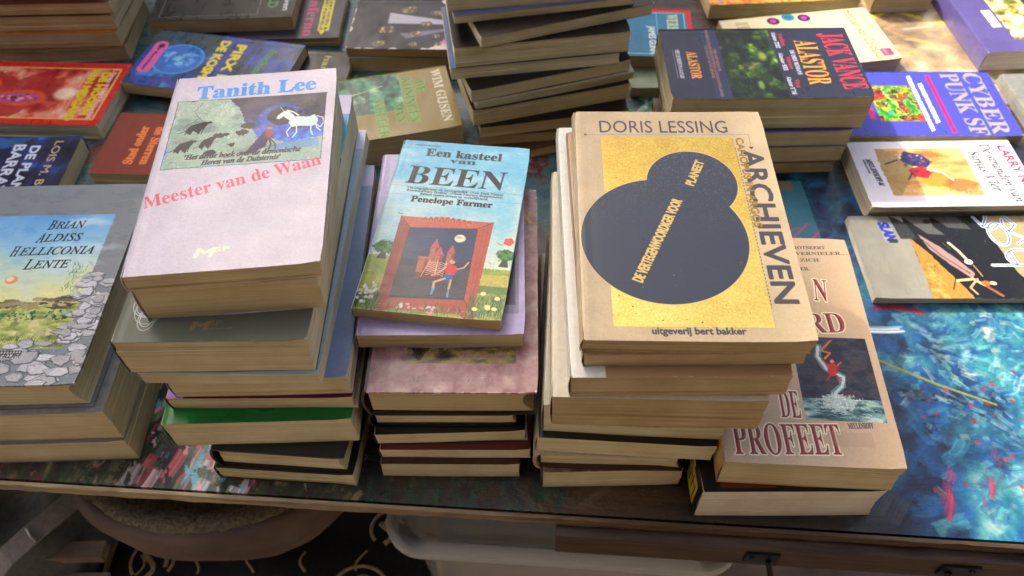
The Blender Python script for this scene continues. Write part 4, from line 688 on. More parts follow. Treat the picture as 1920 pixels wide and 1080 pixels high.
G = {'s0c': [-38.77, 40.66, 0.0, 0.56, 15.0, 22.0, 3.22], 's0b': [-38.83, 40.9, 3.22, 0.59, 15.0, 22.0, 4.23], 's0a': [-39.19, 40.76, 7.44, 0.17, 14.5, 20.79, 3.45], 's1i': [-17.5, 37.36, 0.0, -5.06, 11.3, 20.0, 2.01], 's1h': [-17.3, 36.99, 2.01, -5.47, 10.4, 19.0, 2.81], 's1g': [-19.1, 38.41, 4.82, 0.43, 14.16, 20.0, 3.49], 's1f': [-18.42, 39.48, 8.3, -1.04, 13.81, 20.0, 1.6], 's1e': [-18.22, 40.57, 9.9, -0.01, 12.96, 21.84, 2.36], 's1d': [-19.29, 42.04, 12.27, -1.93, 12.64, 25.56, 1.36], 's1c': [-19.87, 42.08, 13.62, -0.53, 12.99, 25.37, 3.76], 's1b': [-18.96, 41.56, 17.39, 3.19, 11.87, 20.0, 3.21], 's1a': [-18.87, 41.54, 20.6, 3.99, 12.41, 20.0, 1.42], 's2g': [-4.9, 37.58, 0.0, -1.73, 11.2, 20.0, 2.36], 's2f': [-4.42, 38.06, 2.36, -1.53, 11.88, 20.0, 1.51], 's2e': [-5.0, 38.63, 3.88, 0.32, 11.7, 20.0, 1.71], 's2d': [-4.88, 39.12, 5.59, -1.36, 11.25, 20.0, 2.0], 's2c': [-4.2, 39.32, 7.6, -1.82, 12.5, 20.6, 3.3], 's2b': [-5.16, 42.59, 10.9, -1.08, 12.38, 19.43, 1.68], 's2a': [-4.99, 43.04, 12.6, -8.24, 11.13, 18.57, 1.13], 's3h': [7.61, 36.51, 0.0, 0.02, 11.05, 20.0, 2.82], 's3g': [7.9, 36.54, 2.82, -3.07, 11.2, 20.0, 2.45], 's3f': [9.0, 36.5, 5.27, -4.89, 13.2, 20.0, 2.27], 's3e': [9.35, 37.48, 7.54, -4.6, 13.0, 21.0, 3.98], 's3d': [10.01, 36.03, 11.52, -2.84, 14.09, 21.0, 3.83], 's3c': [10.73, 37.56, 15.36, -1.02, 13.95, 23.63, 2.33], 's3b': [11.42, 36.92, 17.69, -0.65, 13.92, 20.8, 1.35], 's3a': [11.69, 37.26, 19.03, -2.34, 14.18, 21.39, 1.31], 's4b': [20.9, 33.74, 0.0, -1.07, 13.8, 20.0, 4.59], 's4a': [22.0, 34.91, 4.59, -4.2, 12.8, 21.68, 3.5], 'alaD': [25.82, 67.77, 0.0, -0.01, 18.0, 11.5, 1.63], 'alaC': [26.44, 67.85, 1.63, -0.02, 18.0, 11.5, 2.16], 'alaB': [26.43, 67.87, 3.79, -0.02, 18.0, 11.5, 2.13], 'ala': [26.37, 68.35, 5.92, -1.01, 20.06, 11.95, 4.05], 'cyb': [46.47, 70.58, 0.0, -1.89, 18.9, 11.34, 2.45], 'sirB': [45.98, 59.7, 0.0, -0.04, 19.0, 9.6, 1.43], 'sir': [45.1, 59.44, 1.43, -0.51, 17.4, 9.78, 0.85], 'slan': [44.33, 49.21, 0.0, -1.55, 20.5, 10.64, 1.0], 'scr': [25.47, 53.03, 0.0, 0.3, 11.0, 14.1, 0.8], 'colo': [37.3, 83.87, 0.0, 7.15, 19.42, 11.1, 1.9], 'gunB': [19.5, 81.1, 0.0, -0.01, 10, 11.0, 1.4], 'gun': [13.9, 84.65, 1.4, -4.55, 18.0, 10.03, 1.67], 'r6': [36.17, 97.59, 0.0, 2.38, 19.99, 11.5, 2.08], 'r7': [51.9, 101.07, 0.0, -0.02, 7.6, 18.0, 2.5], 'r8': [63.61, 87.98, 0.0, 2.66, 13.0, 16.79, 2.6], 'r9': [64.68, 67.91, 0.0, 0.06, 12.0, 18.0, 1.28], 'bar': [-56.4, 61.75, 0.0, -0.01, 18, 12.5, 2.22], 'red': [-54.9, 76.07, 0.0, -3.94, 18.0, 11.41, 2.21], 'slad': [-35.88, 66.97, 0.0, -3.49, 18.0, 10.08, 1.77], 'pirxB': [-24, 79.4, 0.0, -6, 9, 11, 1.0], 'pirx': [-35.3, 80.6, 1.0, -11.56, 19.17, 11.0, 1.5], 'l3e': [-56.91, 89.88, 0.0, 3.08, 18.0, 10.48, 2.0], 'l3d': [-56.96, 90.92, 2.0, 0.08, 18.0, 11.5, 2.03], 'l3c': [-56.81, 91.38, 4.03, 0.08, 18.0, 11.5, 2.07], 'l3b': [-56.52, 91.51, 6.1, 0.08, 18.0, 11.5, 1.59], 'l6': [-36.4, 94.6, 1.3, 0.95, 18.3, 11.5, 1.84], 'l7': [-28.6, 92.6, 0.0, 0.04, 14.4, 11.0, 1.3], 'facB': [-10.47, 87.84, 0.0, -0.01, 18.0, 12.0, 1.93], 'fac': [-10.34, 86.85, 1.93, -3.18, 18.0, 10.67, 1.32], 'gij': [-15.4, 70.1, 0.0, 12, 19.0, 11.1, 3.78], 'tk': [4.6, 71.8, 0.0, 16, 15.5, 11.5, 1.42], 'tj': [4.6, 72.2, 1.42, 4, 16.5, 11.5, 1.42], 'ti': [4.2, 72.4, 2.85, 8.6, 16.5, 11.5, 1.47], 'th': [3.41, 73.34, 4.32, 13.64, 17.53, 11.5, 2.2], 'tg': [3.65, 73.63, 6.52, 15.37, 17.79, 11.5, 0.98], 'tf': [3.13, 73.59, 7.5, 15.91, 17.71, 11.5, 1.59], 'te': [2.29, 74.26, 9.09, 6.86, 17.82, 11.5, 1.39], 'td': [2.97, 74.4, 10.48, 7.05, 18.21, 11.5, 2.39], 'tc': [4.68, 75.51, 12.88, 16.92, 18.65, 11.5, 1.35], 'tb': [3.01, 76.64, 14.22, 8.76, 18.5, 11.5, 0.97], 'ta': [2.5, 77, 15.19, 6, 18.0, 11.5, 1.68], 'l4r': [-33.6, 76.2, 0, -6, 8.5, 5.5, 0.9]}
G['l3a'] = [-57.2, 92.6, 7.69, -3, 18, 11.5, 1.9]
g0, g1, g2, g3 = 'books in the pile at the left edge', 'books in the pile topped by the pink cover', 'books in the pile topped by the castle cover', 'books in the pile topped by the gold cover'
g4, g5, g6, g7, g8 = 'two books in the pile at the front right', 'books in the pile topped by the green nebula cover', 'books in the tall brown pile', 'books in the pile at the top left', 'books in the pile with the white sunset cover'
S = art_simple
def spine_label(root, W, H, t):
    m = solid((.72, .6, .18)); vs, fs = box(-W/2-.16, -H/2+2.0, t*.5, .03, 2.6, t*.62); mesh('spine_label', [(a*CM, b*CM, c*CM) for a, b, c in vs], fs, m, root)
    k = solid((.04, .04, .04)); p = merge(*[box(-W/2-.18, -H/2+1.1+i*.75, t*.5+(.2 if i % 2 else -.2), .02, .14, t*.42) for i in range(3)], box(-W/2-.18, -H/2+1.8, t*.6, .02, 1.7, .16)); mesh('spine_lettering', [(a*CM, b*CM, c*CM) for a, b, c in p[0]], p[1], k, root)
# --- pile 0
book('s0c', G['s0c'], 0, (.5, .5, .5), 'cream', 'thick book at the bottom of the left-edge pile, resting on the painted table', g0)
book('s0b', G['s0b'], 0, (.55, .56, .55), 'cream', 'thick book under the hardcover with drawn rocks, middle of the left-edge pile', g0)
book('s0a', G['s0a'], 0, art_stones, 'cream', 'grey hardcover with a sky-blue picture, orange sun and white rocks at the left edge', g0, 'hard', curve=.75, ruff=.3, spine=(.5, .52, .55))
# --- pile 1
book('s1i', G['s1i'], 0, S((.16, .15, .12), [('text', 'in den beginne Maartijn', (.5, .975), (.95, .975), .3, (.45, .4, .3), 'i')]), 'cream', 'dark covered paperback lying directly on the table under the pink-topped pile', g1)
book('s1h', G['s1h'], 0, (.07, .06, .05), 'cream', 'thin black hardcover under the green book, second from the bottom of its pile', g1, 'hard', curve=.3, back=(.05, .04, .035))
book('s1g', G['s1g'], 0, S((.02, .45, .16), [('rect', .17, .965, .97, 1, (.05, .4, .16))]), 'cream', 'thick paperback with a bright green cover showing at its front edge', g1, ruff=.3)
book('s1f', G['s1f'], 0, S((.36, .03, .2), [('rect', 0, .7, .1, 1, (.7, .55, .8))]), 'tan', 'thin paperback with a dark magenta cover lying on the green book', g1)
book('s1e', G['s1e'], 0, S((.45, .53, .64), [('rect', 0, 0, 1, .12, (.62, .63, .74))]), 'cream', 'paperback with a slate-blue cover whose right edge shows beside the castle book', g1)
book('s1d', G['s1d'], 0, S((.62, .7, .75), [('rect', 0, 0, 1, .1, (.72, .76, .82))]), 'cream', 'slim paperback with a pale blue cover under the thick grey-green book', g1)
book('s1c', G['s1c'], 0, art_knot, 'cream', 'thick grey-green paperback with a white knot ornament at its lower left corner', g1, ruff=.42)
book('s1b', G['s1b'], 0, (.76, .7, .74), 'tan', 'thick paperback directly under the pink book with the unicorn picture', g1)
book('s1a', G['s1a'], 0, art_unicorn, 'tan', 'pink paperback with blue lettering and a unicorn picture on top of its pile', g1, curl=.12, ruff=.4)
# --- pile 2
book('s2g', G['s2g'], 0, (.2, .09, .1), 'cream', 'maroon covered paperback at the bottom of the pile under the castle book', g2)
book('s2f', G['s2f'], 0, (.34, .1, .08), 'cream', 'thin dark red paperback, second from the bottom of the castle pile', g2)
book('s2e', G['s2e'], 0, (.1, .085, .08), 'cream', 'dark brown covered paperback in the middle of the castle pile', g2, spine=(.1, .09, .08))
book('s2d', G['s2d'], 0, (.035, .04, .045), 'cream', 'black hardcover squeezed under the thick pink hardcover', g2, 'hard', curve=.3)
book('s2c', G['s2c'], 0, art_pink, 'tan', 'thick dusty pink hardcover with a landscape strip, under the lavender book', g2, 'hard', curve=.8, spine=(.24, .17, .2), back=(.12, .06, .1), ruff=.28)
book('s2b', G['s2b'], 0, art_lav, 'tan', 'glossy lavender paperback directly under the castle book', g2, ruff=.22)
book('s2a', G['s2a'], 0, art_castle, 'brown', 'light blue paperback with a red picture frame, a castle and a child', g2, curl=.1, ruff=.33)
# --- pile 3
book('s3h', G['s3h'], 0, S((.32, .25, .19), [('paint', 0, 0, 1, 1, [(0, (.15, .1, .08)), (1, (.6, .5, .4))])]), 'cream', 'paperback with a mottled brown cover at the bottom of the gold-topped pile', g3)
book('s3g', G['s3g'], 0, (.7, .66, .56), 'cream', 'pale covered hardback with rounded spine, second from the bottom of the gold-topped pile', g3, 'hard', curve=.3, back=(.25, .18, .15), spine=(.7, .62, .5))
book('s3f', G['s3f'], 0, (.05, .055, .05), 'cream', 'wide paperback with a black cover low in the gold-topped pile', g3, spine=(.6, .58, .5))
book('s3e', G['s3e'], 0, S((.62, .6, .5)), 'cream', 'thick cream paperback on the black covered one in the gold-topped pile', g3)
book('s3d', G['s3d'], 0, S((.78, .75, .66), [], .03), 'brown', 'thick wide paperback with a cream cover reaching furthest left of the gold-topped pile', g3)
book('s3c', G['s3c'], 0, S((.84, .84, .8), [('rect', .16, .84, 1, 1, (.62, .49, .34)), ('text', 'uitgeverij bert bakker', (.38, .955), (.68, .955), .4, (.12, .09, .07), 'sb')], .03), 'brown', 'off-white paperback two below the gold and black cover', g3)  # tan front band paints the shade of the books above into the cover
book('s3b', G['s3b'], 0, (.62, .5, .36), 'brown', 'thin tan paperback directly under the gold and black cover', g3)
book('s3a', G['s3a'], 0, art_planets, 'brown', 'tan paperback with two overlapping black discs on gold foil', g3, curl=.12, ruff=.36)
# --- pile 4
book('s4b', G['s4b'], 0, S((.04, .035, .03), [('rect', .1, .94, .4, .985, (.42, .13, .05)), ('rect', .45, .95, .7, .985, (.25, .06, .05))]), 'white', 'thick black covered paperback with a yellow spine label under the sea-monster book', g4, spine=(.05, .045, .04), extra=spine_label, curve=.25)
book('s4a', G['s4a'], 0, art_prophet, 'tan', 'peach paperback with large red outlined letters and a stormy sea picture', g4, curl=.08, spine=(.7, .55, .3), ruff=.4, curve=.15)
# --- pile 5
book('alaD', G['alaD'], 1, (.4, .3, .2), 'brown', 'brown-edged paperback at the bottom of the nebula pile', g5)
book('alaC', G['alaC'], 1, (.35, .45, .42), 'tan', 'paperback with a greenish cover edge, second from the bottom of the nebula pile', g5)
book('alaB', G['alaB'], 1, (.25, .27, .6), 'tan', 'blue covered paperback directly under the thick nebula book', g5)
book('ala', G['ala'], 1, art_nebula, 'tan', 'very thick navy paperback with red and orange lettering and a green nebula', g5, curl=.12, ruff=.35)
# --- right side
book('cyb', G['cyb'], 1, art_cyber, 'tan', 'bright blue paperback with large silver lettering and a colourful square picture', curl=.06, ruff=.33)
book('sirB', G['sirB'], 1, (.16, .16, .18), 'cream', 'dark covered paperback under the white book with the orange rider picture', g8)
book('sir', G['sir'], 1, art_beach, 'cream', 'white paperback with dark red lettering and an orange rider picture', g8, ruff=.3)
book('slan', G['slan'], 1, art_slan, 'white', 'grey-beige paperback with blue outlined lettering and a black desert-planet picture', ruff=.3, curl=.03)
book('scr', G['scr'], 0, S((.2, .4, .46), [('text', 'Mand R.', (.35, .35), (.97, .72), 2.6, (.62, .25, .42), 'sc'), ('rect', .3, .0, .9, .1, (.42, .38, .3))], .15), 'tan', 'teal paperback with pink handwriting lying between the gold-topped pile and the nebula pile')
book('colo', G['colo'], 1, art_colossus, 'brown', 'cream paperback with thin title letters and a row of purple and cyan discs')
book('gunB', G['gunB'], 1, (.45, .5, .36), 'tan', 'pale green edged paperback under the red-bordered book beside the brown pile')
book('gun', G['gun'], 1, S((.14, .42, .55), [('rect', 0, 0, 1, .035, (.75, .1, .12)), ('rect', 0, 0, .07, 1, (.75, .1, .12)), ('frame', .09, .05, .95, .95, .08, (.8, .85, .82)), ('text', 'WERELD', (.12, .17), (.6, .17), 1.3, (.85, .83, .55), 'b'), ('text', 'JAMES GUNN', (.38, .3), (.95, .3), .8, (.85, .85, .8), 'sb'), ('line', [(.1, .24), (.9, .24)], .05, (.8, .85, .85))], .1), 'brown', 'paperback with a red border and turquoise picture right of the brown pile')
book('r6', G['r6'], 1, S((.84, .58, .16), [('paint', .0, .3, 1, 1, [(0, (.3, .1, .06)), (.4, (.85, .5, .12)), (.7, (.9, .72, .3)), (1, (.7, .45, .5))]), ('rect', 0, 0, 1, .05, (.8, .78, .7))], .1), 'brown', 'paperback with a yellow-orange painted cover at the top edge, behind the nebula pile')
book('r7', G['r7'], 0, (.6, .5, .35), 'tan', 'small cream-edged paperback at the top edge left of the purple book')
book('r8', G['r8'], 0, S((.34, .3, .52), [('paint', .34, .0, .95, .86, [(0, (.25, .33, .2)), (.4, (.72, .6, .2)), (.6, (.9, .85, .6)), (1, (.93, .9, .78))]), ('rect', .68, 0, 1, .55, (.2, .19, .2)), ('rect', .8, .0, 1, .4, (.75, .15, .12)), ('rect', .22, .48, .31, .7, (.88, .87, .84)), ('line', [(.265, .48), (.265, .7)], .04, (.35, .3, .5)), ('line', [(.4, .3), (.7, .6), (.6, .7)], .08, (.2, .18, .08))], .1), 'white', 'purple bordered paperback with a yellow painting in the top right corner', curl=.05)
book('r9', G['r9'], 0, (.5, .5, .47), 'white', 'grey covered paperback cut by the right edge beside the bright blue book', curl=.12)
# --- left back
book('bar', G['bar'], 1, art_planet, 'tan', 'dark blue paperback with pale lettering behind the rocks hardcover at the left edge', curl=.05)
book('red', G['red'], 1, art_redhorn, 'cream', 'red bordered paperback with yellow lettering at the left edge', ruff=.3)
book('slad', G['slad'], 1, art_city, 'tan', 'rust-brown paperback with orange lettering left of the pink book', ruff=.5)
book('l4r', G['l4r'], 1, (.45, .06, .08), 'cream', 'small dark red book under the blue moon book, beside the pink cover')
book('pirxB', G['pirxB'], 1, S((.04, .04, .04), [('text', 'hardcopy', (.1, .4), (.9, .4), .8, (.75, .7, .15), 'sb')]), 'tan', 'black book with yellow letters peeping out right of the blue moon book')
book('pirx', G['pirx'], 1, art_pirx, 'brown', 'blue paperback with a glowing moon, yellow letters and a pink sticker', curl=.05, ruff=.3)
for k, nm in zip('edcba', ('bottom brown-edged book of the pile in the top left corner', 'second book from the bottom of the top left corner pile', 'middle book of the top left corner pile', 'second book from the top of the top left corner pile', 'topmost book of the pile in the top left corner')):
    book('l3'+k, G['l3'+k], 1, {'e': (.45, .3, .2), 'd': (.7, .4, .15), 'c': (.2, .1, .08), 'b': (.3, .1, .08), 'a': (.1, .08, .16)}[k], 'brown', nm, g7)
book('l7', G['l7'], 1, art_inferno, 'dark', 'charcoal paperback with a yellow name plate and pink title at the top edge')
book('l6', G['l6'], 1, art_bug, 'dark', 'black paperback with a glossy green insect picture, lying on the charcoal one', curl=.05, ruff=.28)
book('facB', G['facB'], 1, (.75, .72, .66), 'brown', 'white covered paperback under the book of golden faces')
book('fac', G['fac'], 1, art_faces, 'dark', 'paperback with golden carved faces and a ray of light on cream and navy')
book('gij', G['gij'], 1, art_kings, 'brown', 'olive paperback with green title letters left of the tall brown pile', ruff=.33)
# --- tall brown pile
TW = [('tk', (.3, .2, .12), 'dark', 'lowest book of the tall brown pile'), ('tj', (.35, .25, .15), 'dark', 'second book from the bottom of the tall brown pile'),
      ('ti', (.1, .07, .06), 'dark', 'dark covered book, third from the bottom of the tall brown pile'), ('th', (.1, .08, .09), 'tan', 'thick book, fourth from the bottom of the tall brown pile, turned to the right'),
      ('tg', (.75, .7, .6), 'cream', 'thin book fifth from the bottom of the tall brown pile, jutting out at the right'), ('tf', (.1, .08, .065), 'cream', 'book with a brown-black cover, sixth from the bottom of the tall brown pile'),
      ('te', (.2, .3, .5), 'cream', 'book with blue glossy spine in the middle of the tall brown pile'), ('td', (.07, .05, .045), 'cream', 'thick book with a near-black cover, fourth from the top of the tall brown pile'),
      ('tc', S((.12, .075, .05), [('rect', .0, .8, .3, .9, (.6, .35, .1))]), 'cream', 'book with dark cover and orange patch, third from the top of the tall brown pile'),
      ('tb', (.4, .4, .5), 'cream', 'second book from the top of the tall brown pile'), ('ta', (.6, .62, .68), 'cream', 'topmost book of the tall brown pile')]
for k, c, tn, nm in TW: book(k, G[k], 1, c, tn, nm, g6)
# ================================================================ the painted table
TA = math.atan(-.0869)                  # the front edge runs slightly towards the camera at the right
TO = (0., 24.15); TL, TD, TT = 170., 105., 1.25
def loc(x, y): x, y = x-TO[0], y-TO[1]; return x*math.cos(TA)+y*math.sin(TA), -x*math.sin(TA)+y*math.cos(TA)
def table_print():
    c = Cv(TL, TD, 13, (.19, .135, .085)); c.paint(0, 0, 1, 1, [(0, (.10, .07, .045)), (.5, (.2, .14, .085)), (1, (.3, .22, .13))], 60, ax=4, ay=.25)
    def U(x, y): a, b = loc(x, y); return a/TL+.5, 1-b/TD
    def reg(pts, stops, cell=30, ax=1, ay=1, rough=3., al=1.):
        d = Cv(TL, TD, 13); d.seed = c.seed+50; d.paint(0, 0, 1, 1, stops, cell, ax, ay, 6); mk = Cv(TL, TD, 13, (0, 0, 0)); mk.seed = c.seed+9; mk.poly([U(*p) for p in pts], (1, 1, 1), rough=rough, cell=40, soft=10)
        c.seed += 3; m = mk.a[..., :1]*al; c.a[..., :3] = c.a[..., :3]*(1-m)+d.a[..., :3]*m
    reg([(-90, 60), (16, 55), (16, 130), (-90, 130)], [(0, (.1, .2, .2)), (.4, (.2, .33, .35)), (.7, (.32, .42, .42)), (.85, (.42, .2, .15)), (1, (.55, .6, .58))], 60)
    reg([(30.5, 18), (95, 10), (95, 62), (20, 60), (20, 38), (28, 27)], [(0, (.03, .06, .12)), (.25, (.06, .2, .34)), (.45, (.08, .3, .48)), (.65, (.16, .44, .54)), (.85, (.34, .6, .6)), (1, (.6, .74, .72))], 48)
    reg([(12, 42), (34, 46), (34, 74), (10, 76), (8, 60)], [(0, (.015, .04, .07)), (.45, (.03, .1, .17)), (.75, (.05, .22, .33)), (1, (.12, .42, .5))], 45)
    reg([(36, 74), (95, 70), (95, 130), (36, 130)], [(0, (.38, .36, .28)), (.4, (.58, .48, .36)), (.7, (.74, .62, .45)), (1, (.88, .83, .68))], 50)
    reg([(-90, 0), (-11, 0), (-10, 62), (-90, 62)], [(0, (.1, .07, .06)), (.4, (.2, .17, .12)), (.6, (.14, .25, .13)), (.8, (.36, .34, .24)), (1, (.55, .5, .45))], 26, ax=.5, ay=1.6)
    def st(x, y, ang, L, wd, colr, al=.85, bend=.0, n=4):
        al = al
        ca, sa = math.cos(ang), math.sin(ang)
        for k in range(n):
            o = (k/(max(n-1, 1))-.5)*wd; q = _rs.uniform(.75, 1.05); cc = tuple(np.clip(np.array(colr)*_rs.uniform(.8, 1.2), 0, 1)); b = bend*L
            P = []
            for t in (-.5, -.15, .15, .5): X, Y = t*L*q, o+b*(t*t*4-1)*.25; P.append(U(x+X*ca-Y*sa, y+X*sa+Y*ca))
            c.line(P, wd/n*1.5, cc, al*_rs.uniform(.5, 1), taper=False)
    blues = [(.06, .14, .3), (.1, .33, .58), (.13, .46, .62), (.25, .6, .64), (.5, .72, .76), (.75, .84, .84), (.04, .07, .14), (.16, .46, .42), (.42, .7, .62)]
    for _ in range(1200):
        x, y = _rs.uniform(22, 66), _rs.uniform(20, 60); f = math.sin(x*.17)+math.cos(y*.23+x*.05)+(.9 if 33 < x < 48 and 28 < y < 45 else -.3); cl = blues[[6, 0, 1, 1, 2, 3, 7, 8, 4, 5][int(np.clip(_rs.normal(3.4+f*1.3, 1.5), 0, 9))]]
        if x < 31 and y < 27: continue
        st(x, y, f*1.4+.6+_rs.normal(0, .5), _rs.uniform(.6, 3.2), _rs.uniform(.2, 1.3), cl, .45, _rs.uniform(-.3, .3), 7)
    for _ in range(420):
        x, y = _rs.uniform(10, 36), _rs.uniform(46, 78); st(x, y, _rs.uniform(-.4, 1.2), _rs.uniform(.6, 3), _rs.uniform(.1, .5), [(.02, .05, .1), (.03, .15, .25), (.1, .35, .45), (.3, .45, .5), (.05, .25, .2)][_rs.randint(5)], .6, _rs.uniform(-.6, .6))
    for _ in range(420): x, y = _rs.normal(42, 4.), _rs.normal(37, 6.); st(x, y, .7*math.sin(x*.5+y*.3)+_rs.normal(-.1, .35), _rs.uniform(.3, 1.5), _rs.uniform(.06, .4), [(.93, .94, .9), (.75, .88, .88), (.9, .82, .62), (.5, .78, .72)][_rs.randint(4)], .38, _rs.uniform(-.2, .2), 3)
    for _ in range(260):
        x, y = _rs.uniform(24, 62), _rs.uniform(24, 60); st(x, y, .9*math.sin(x*.21-y*.17)-.2+_rs.normal(0, .25), _rs.uniform(2.5, 7), _rs.uniform(.8, 2.2), [(.08, .2, .38), (.12, .4, .52), (.2, .5, .5), (.05, .12, .24), (.35, .62, .6)][_rs.randint(5)], .16, _rs.uniform(-.3, .3), 9)
    st(36.2, 43.4, -.15, 5.2, .55, (.75, .1, .13), .95, -.3, 6); st(33.9, 41.3, -.05, 4.2, .7, (.85, .9, .92), .9, .1, 6)
    c.line([U(29, 40.2), U(32.7, 37.9), U(37, 35.3), U(41.3, 33.2)], .26, (.5, .52, .17), .9); c.line([U(30, 39.7), U(33, 37.8), U(37, 35.4), U(41, 33.4)], .08, (.68, .68, .3), .7)
    for (x, y, a, L, wd) in ((34.2, 24.5, 1.15, 4.2, .8), (35.1, 26.6, 1.1, 2.4, .6), (38.0, 26.2, 1.2, 3.4, .7), (39.4, 28.4, 1.1, 2.2, .4), (40.2, 23.9, 1.4, 2.6, .3), (37, 24.6, 1.3, 1.3, .25), (41.2, 26, 1.3, 1.2, .3)):
        for q in range(7): st(x+_rs.normal(0, wd*.13), y+_rs.normal(0, L*.14), a-.05+_rs.normal(0, .05), L*_rs.uniform(.3, .7), wd*_rs.uniform(.1, .35), (.74, .18, .29), .55, .1, 3)
    c.spots(34, U(34, 38)[0], U(34, 38)[1], U(44, 24)[0], U(44, 24)[1], .1, .3, [(.75, .15, .22), (.6, .15, .2)], .8, .1)
    for _ in range(300): x, y = _rs.uniform(36, 74), _rs.uniform(72, 112); st(x, y, _rs.uniform(-.9, .5), _rs.uniform(.8, 4.5), _rs.uniform(.1, .5), [(.9, .87, .72), (.7, .5, .3), (.5, .55, .45), (.86, .7, .35), (.45, .4, .33), (.75, .45, .32), (.4, .55, .4)][_rs.randint(7)], .65, _rs.uniform(-.6, .6))
    for k in range(16): a = k*.4; c.ell(*U(48+k*.75, 91+math.sin(a)*1.4), .5/TL, .4/TD, (.86, .78, .25), .9, rough=.2)
    for _ in range(500): x, y = _rs.uniform(-80, 14), _rs.uniform(62, 112); st(x, y, _rs.uniform(-.8, .8), _rs.uniform(.6, 3.5), _rs.uniform(.1, .6), [(.12, .25, .25), (.3, .42, .42), (.5, .55, .53), (.08, .14, .14), (.45, .2, .12), (.1, .4, .25)][_rs.randint(6)], .6, _rs.uniform(-.6, .6))
    for _ in range(60): x, y = _rs.uniform(-22, -12), _rs.uniform(78, 90); st(x, y, _rs.uniform(0, 3), _rs.uniform(.4, 1.6), _rs.uniform(.2, .6), [(.05, .4, .2), (.1, .6, .35), (.5, .7, .55)][_rs.randint(3)], .85)
    for _ in range(50): x, y = _rs.uniform(13, 20), _rs.uniform(70, 78); st(x, y, _rs.uniform(0, 3), _rs.uniform(.6, 2), _rs.uniform(.3, .8), [(.05, .45, .25), (.2, .65, .45), (.6, .75, .62)][_rs.randint(3)], .85)
    # dabs along the front edge, brushed towards the viewer
    for _ in range(900):
        x = _rs.uniform(-60, -11); y = _rs.uniform(24, 50)
        if x < -38: pal = [(.45, .06, .12), (.7, .62, .5), (.16, .12, .1), (.3, .27, .18), (.6, .3, .22)]
        elif x < -31: pal = [(.2, .2, .13), (.42, .4, .28), (.12, .17, .1), (.5, .48, .36)]
        elif x < -21: pal = [(.85, .8, .8), (.8, .28, .35), (.25, .42, .3), (.35, .7, .8), (.18, .14, .12), (.9, .6, .65), (.12, .1, .09), (.22, .36, .26)]
        else: pal = [(.08, .25, .08), (.16, .14, .08), (.5, .45, .3), (.1, .09, .06), (.1, .35, .15)]
        st(x, y, 1.25+_rs.normal(0, .18), _rs.uniform(.5, 2.6), _rs.uniform(.2, .8), pal[_rs.randint(len(pal))], .8, _rs.uniform(-.3, .3))
    for (x, y, L, wd, cc) in ((-30.3, 29.6, 1.2, .7, (.82, .3, .36)), (-28.2, 29.2, 3.2, .9, (.85, .38, .45)), (-29.8, 27.8, 2.2, .7, (.86, .78, .78)), (-31.7, 28.3, 2.6, .9, (.82, .76, .78)), (-26.4, 29.5, 4.5, .25, (.3, .68, .8)), (-24.9, 30, 2.6, 1., (.85, .82, .82)), (-23.6, 28.8, 2.4, .5, (.4, .72, .85)), (-25.6, 27.2, 1.2, 1., (.9, .85, .88)), (-22.8, 26.6, 1.0, 1.1, (.92, .9, .92)), (-33.5, 32.5, 2.2, .5, (.75, .5, .6)), (-32.6, 31, 1.6, .4, (.8, .6, .68)), (-29, 35, 1.5, .3, (.7, .3, .45)), (-31.0, 34.6, 2.4, .15, (.8, .4, .5))): st(x, y, 1.2, L, wd, cc, .95, .1, 7)
    for _ in range(420):
        x, y = _rs.uniform(-58, -12), _rs.uniform(24.5, 42)
        if x < -38: pal = [(.5, .08, .15), (.8, .72, .62), (.14, .1, .09), (.7, .35, .3)]
        elif x < -31.5: pal = [(.3, .3, .2), (.55, .52, .4), (.1, .12, .07)]
        elif x < -21: pal = [(.92, .87, .87), (.86, .35, .42), (.3, .5, .36), (.4, .76, .88), (.1, .08, .07), (.93, .7, .74), (.9, .9, .9)]
        else: pal = [(.1, .34, .1), (.6, .53, .38), (.08, .07, .05), (.2, .17, .1)]
        a_, b__ = U(x, y); q = _rs.uniform(.1, .42); c.ell(a_, b__, q*.6/TL, q*_rs.uniform(1, 2.6)/TD, pal[_rs.randint(len(pal))], .9, rough=.28, cell=4, ang=-.25)
    for _ in range(240): x = _rs.uniform(-12, 4); st(x, _rs.uniform(24, 27.5), 1.5+_rs.normal(0, .15), _rs.uniform(.4, 1.8), _rs.uniform(.1, .6), [(.07, .2, .07), (.1, .08, .05), (.12, .34, .2), (.25, .14, .08), (.3, .3, .25), (.12, .2, .22)][_rs.randint(6)], .6)
    for _ in range(90): x = _rs.uniform(4, 28); st(x, _rs.uniform(21.5, 27), _rs.uniform(-.2, .1), _rs.uniform(.6, 3.5), _rs.uniform(.05, .3), [(.14, .1, .06), (.26, .18, .1), (.32, .24, .15)][_rs.randint(3)], .5)
    st(6.2, 25.6, .6, 3.6, .5, (.36, .3, .2), .6, 0, 5); st(29.6, 24.2, .9, 2.4, 1.6, (.36, .3, .25), .6, 0, 6)
    c.dabs(.5, .0, 1, 1, 2600, .9, .12, .35, None, .5); c.dabs(0, .0, .5, 1, 1500, .8, .14, .5, None, .7)
    c.spots(900, 0, 0, 1, 1, .02, .08, [(.8, .8, .78), (.1, .1, .1), (.5, .5, .48)], .6, .05)
    return c
tb = bpy.data.objects.new('market_table', None); col.objects.link(tb); tb.location = (TO[0]*CM, TO[1]*CM, 0); tb.rotation_euler[2] = TA
tag(tb, 'wooden market table with a colourfully painted top under all the books', 'table')
tc_ = table_print(); tm = tc_.material('painted_board', .3, .35, .1)
nt_ = tm.node_tree; b_ = nt_.nodes['Principled BSDF']; ti_ = [n for n in nt_.nodes if n.type == 'TEX_IMAGE'][0]
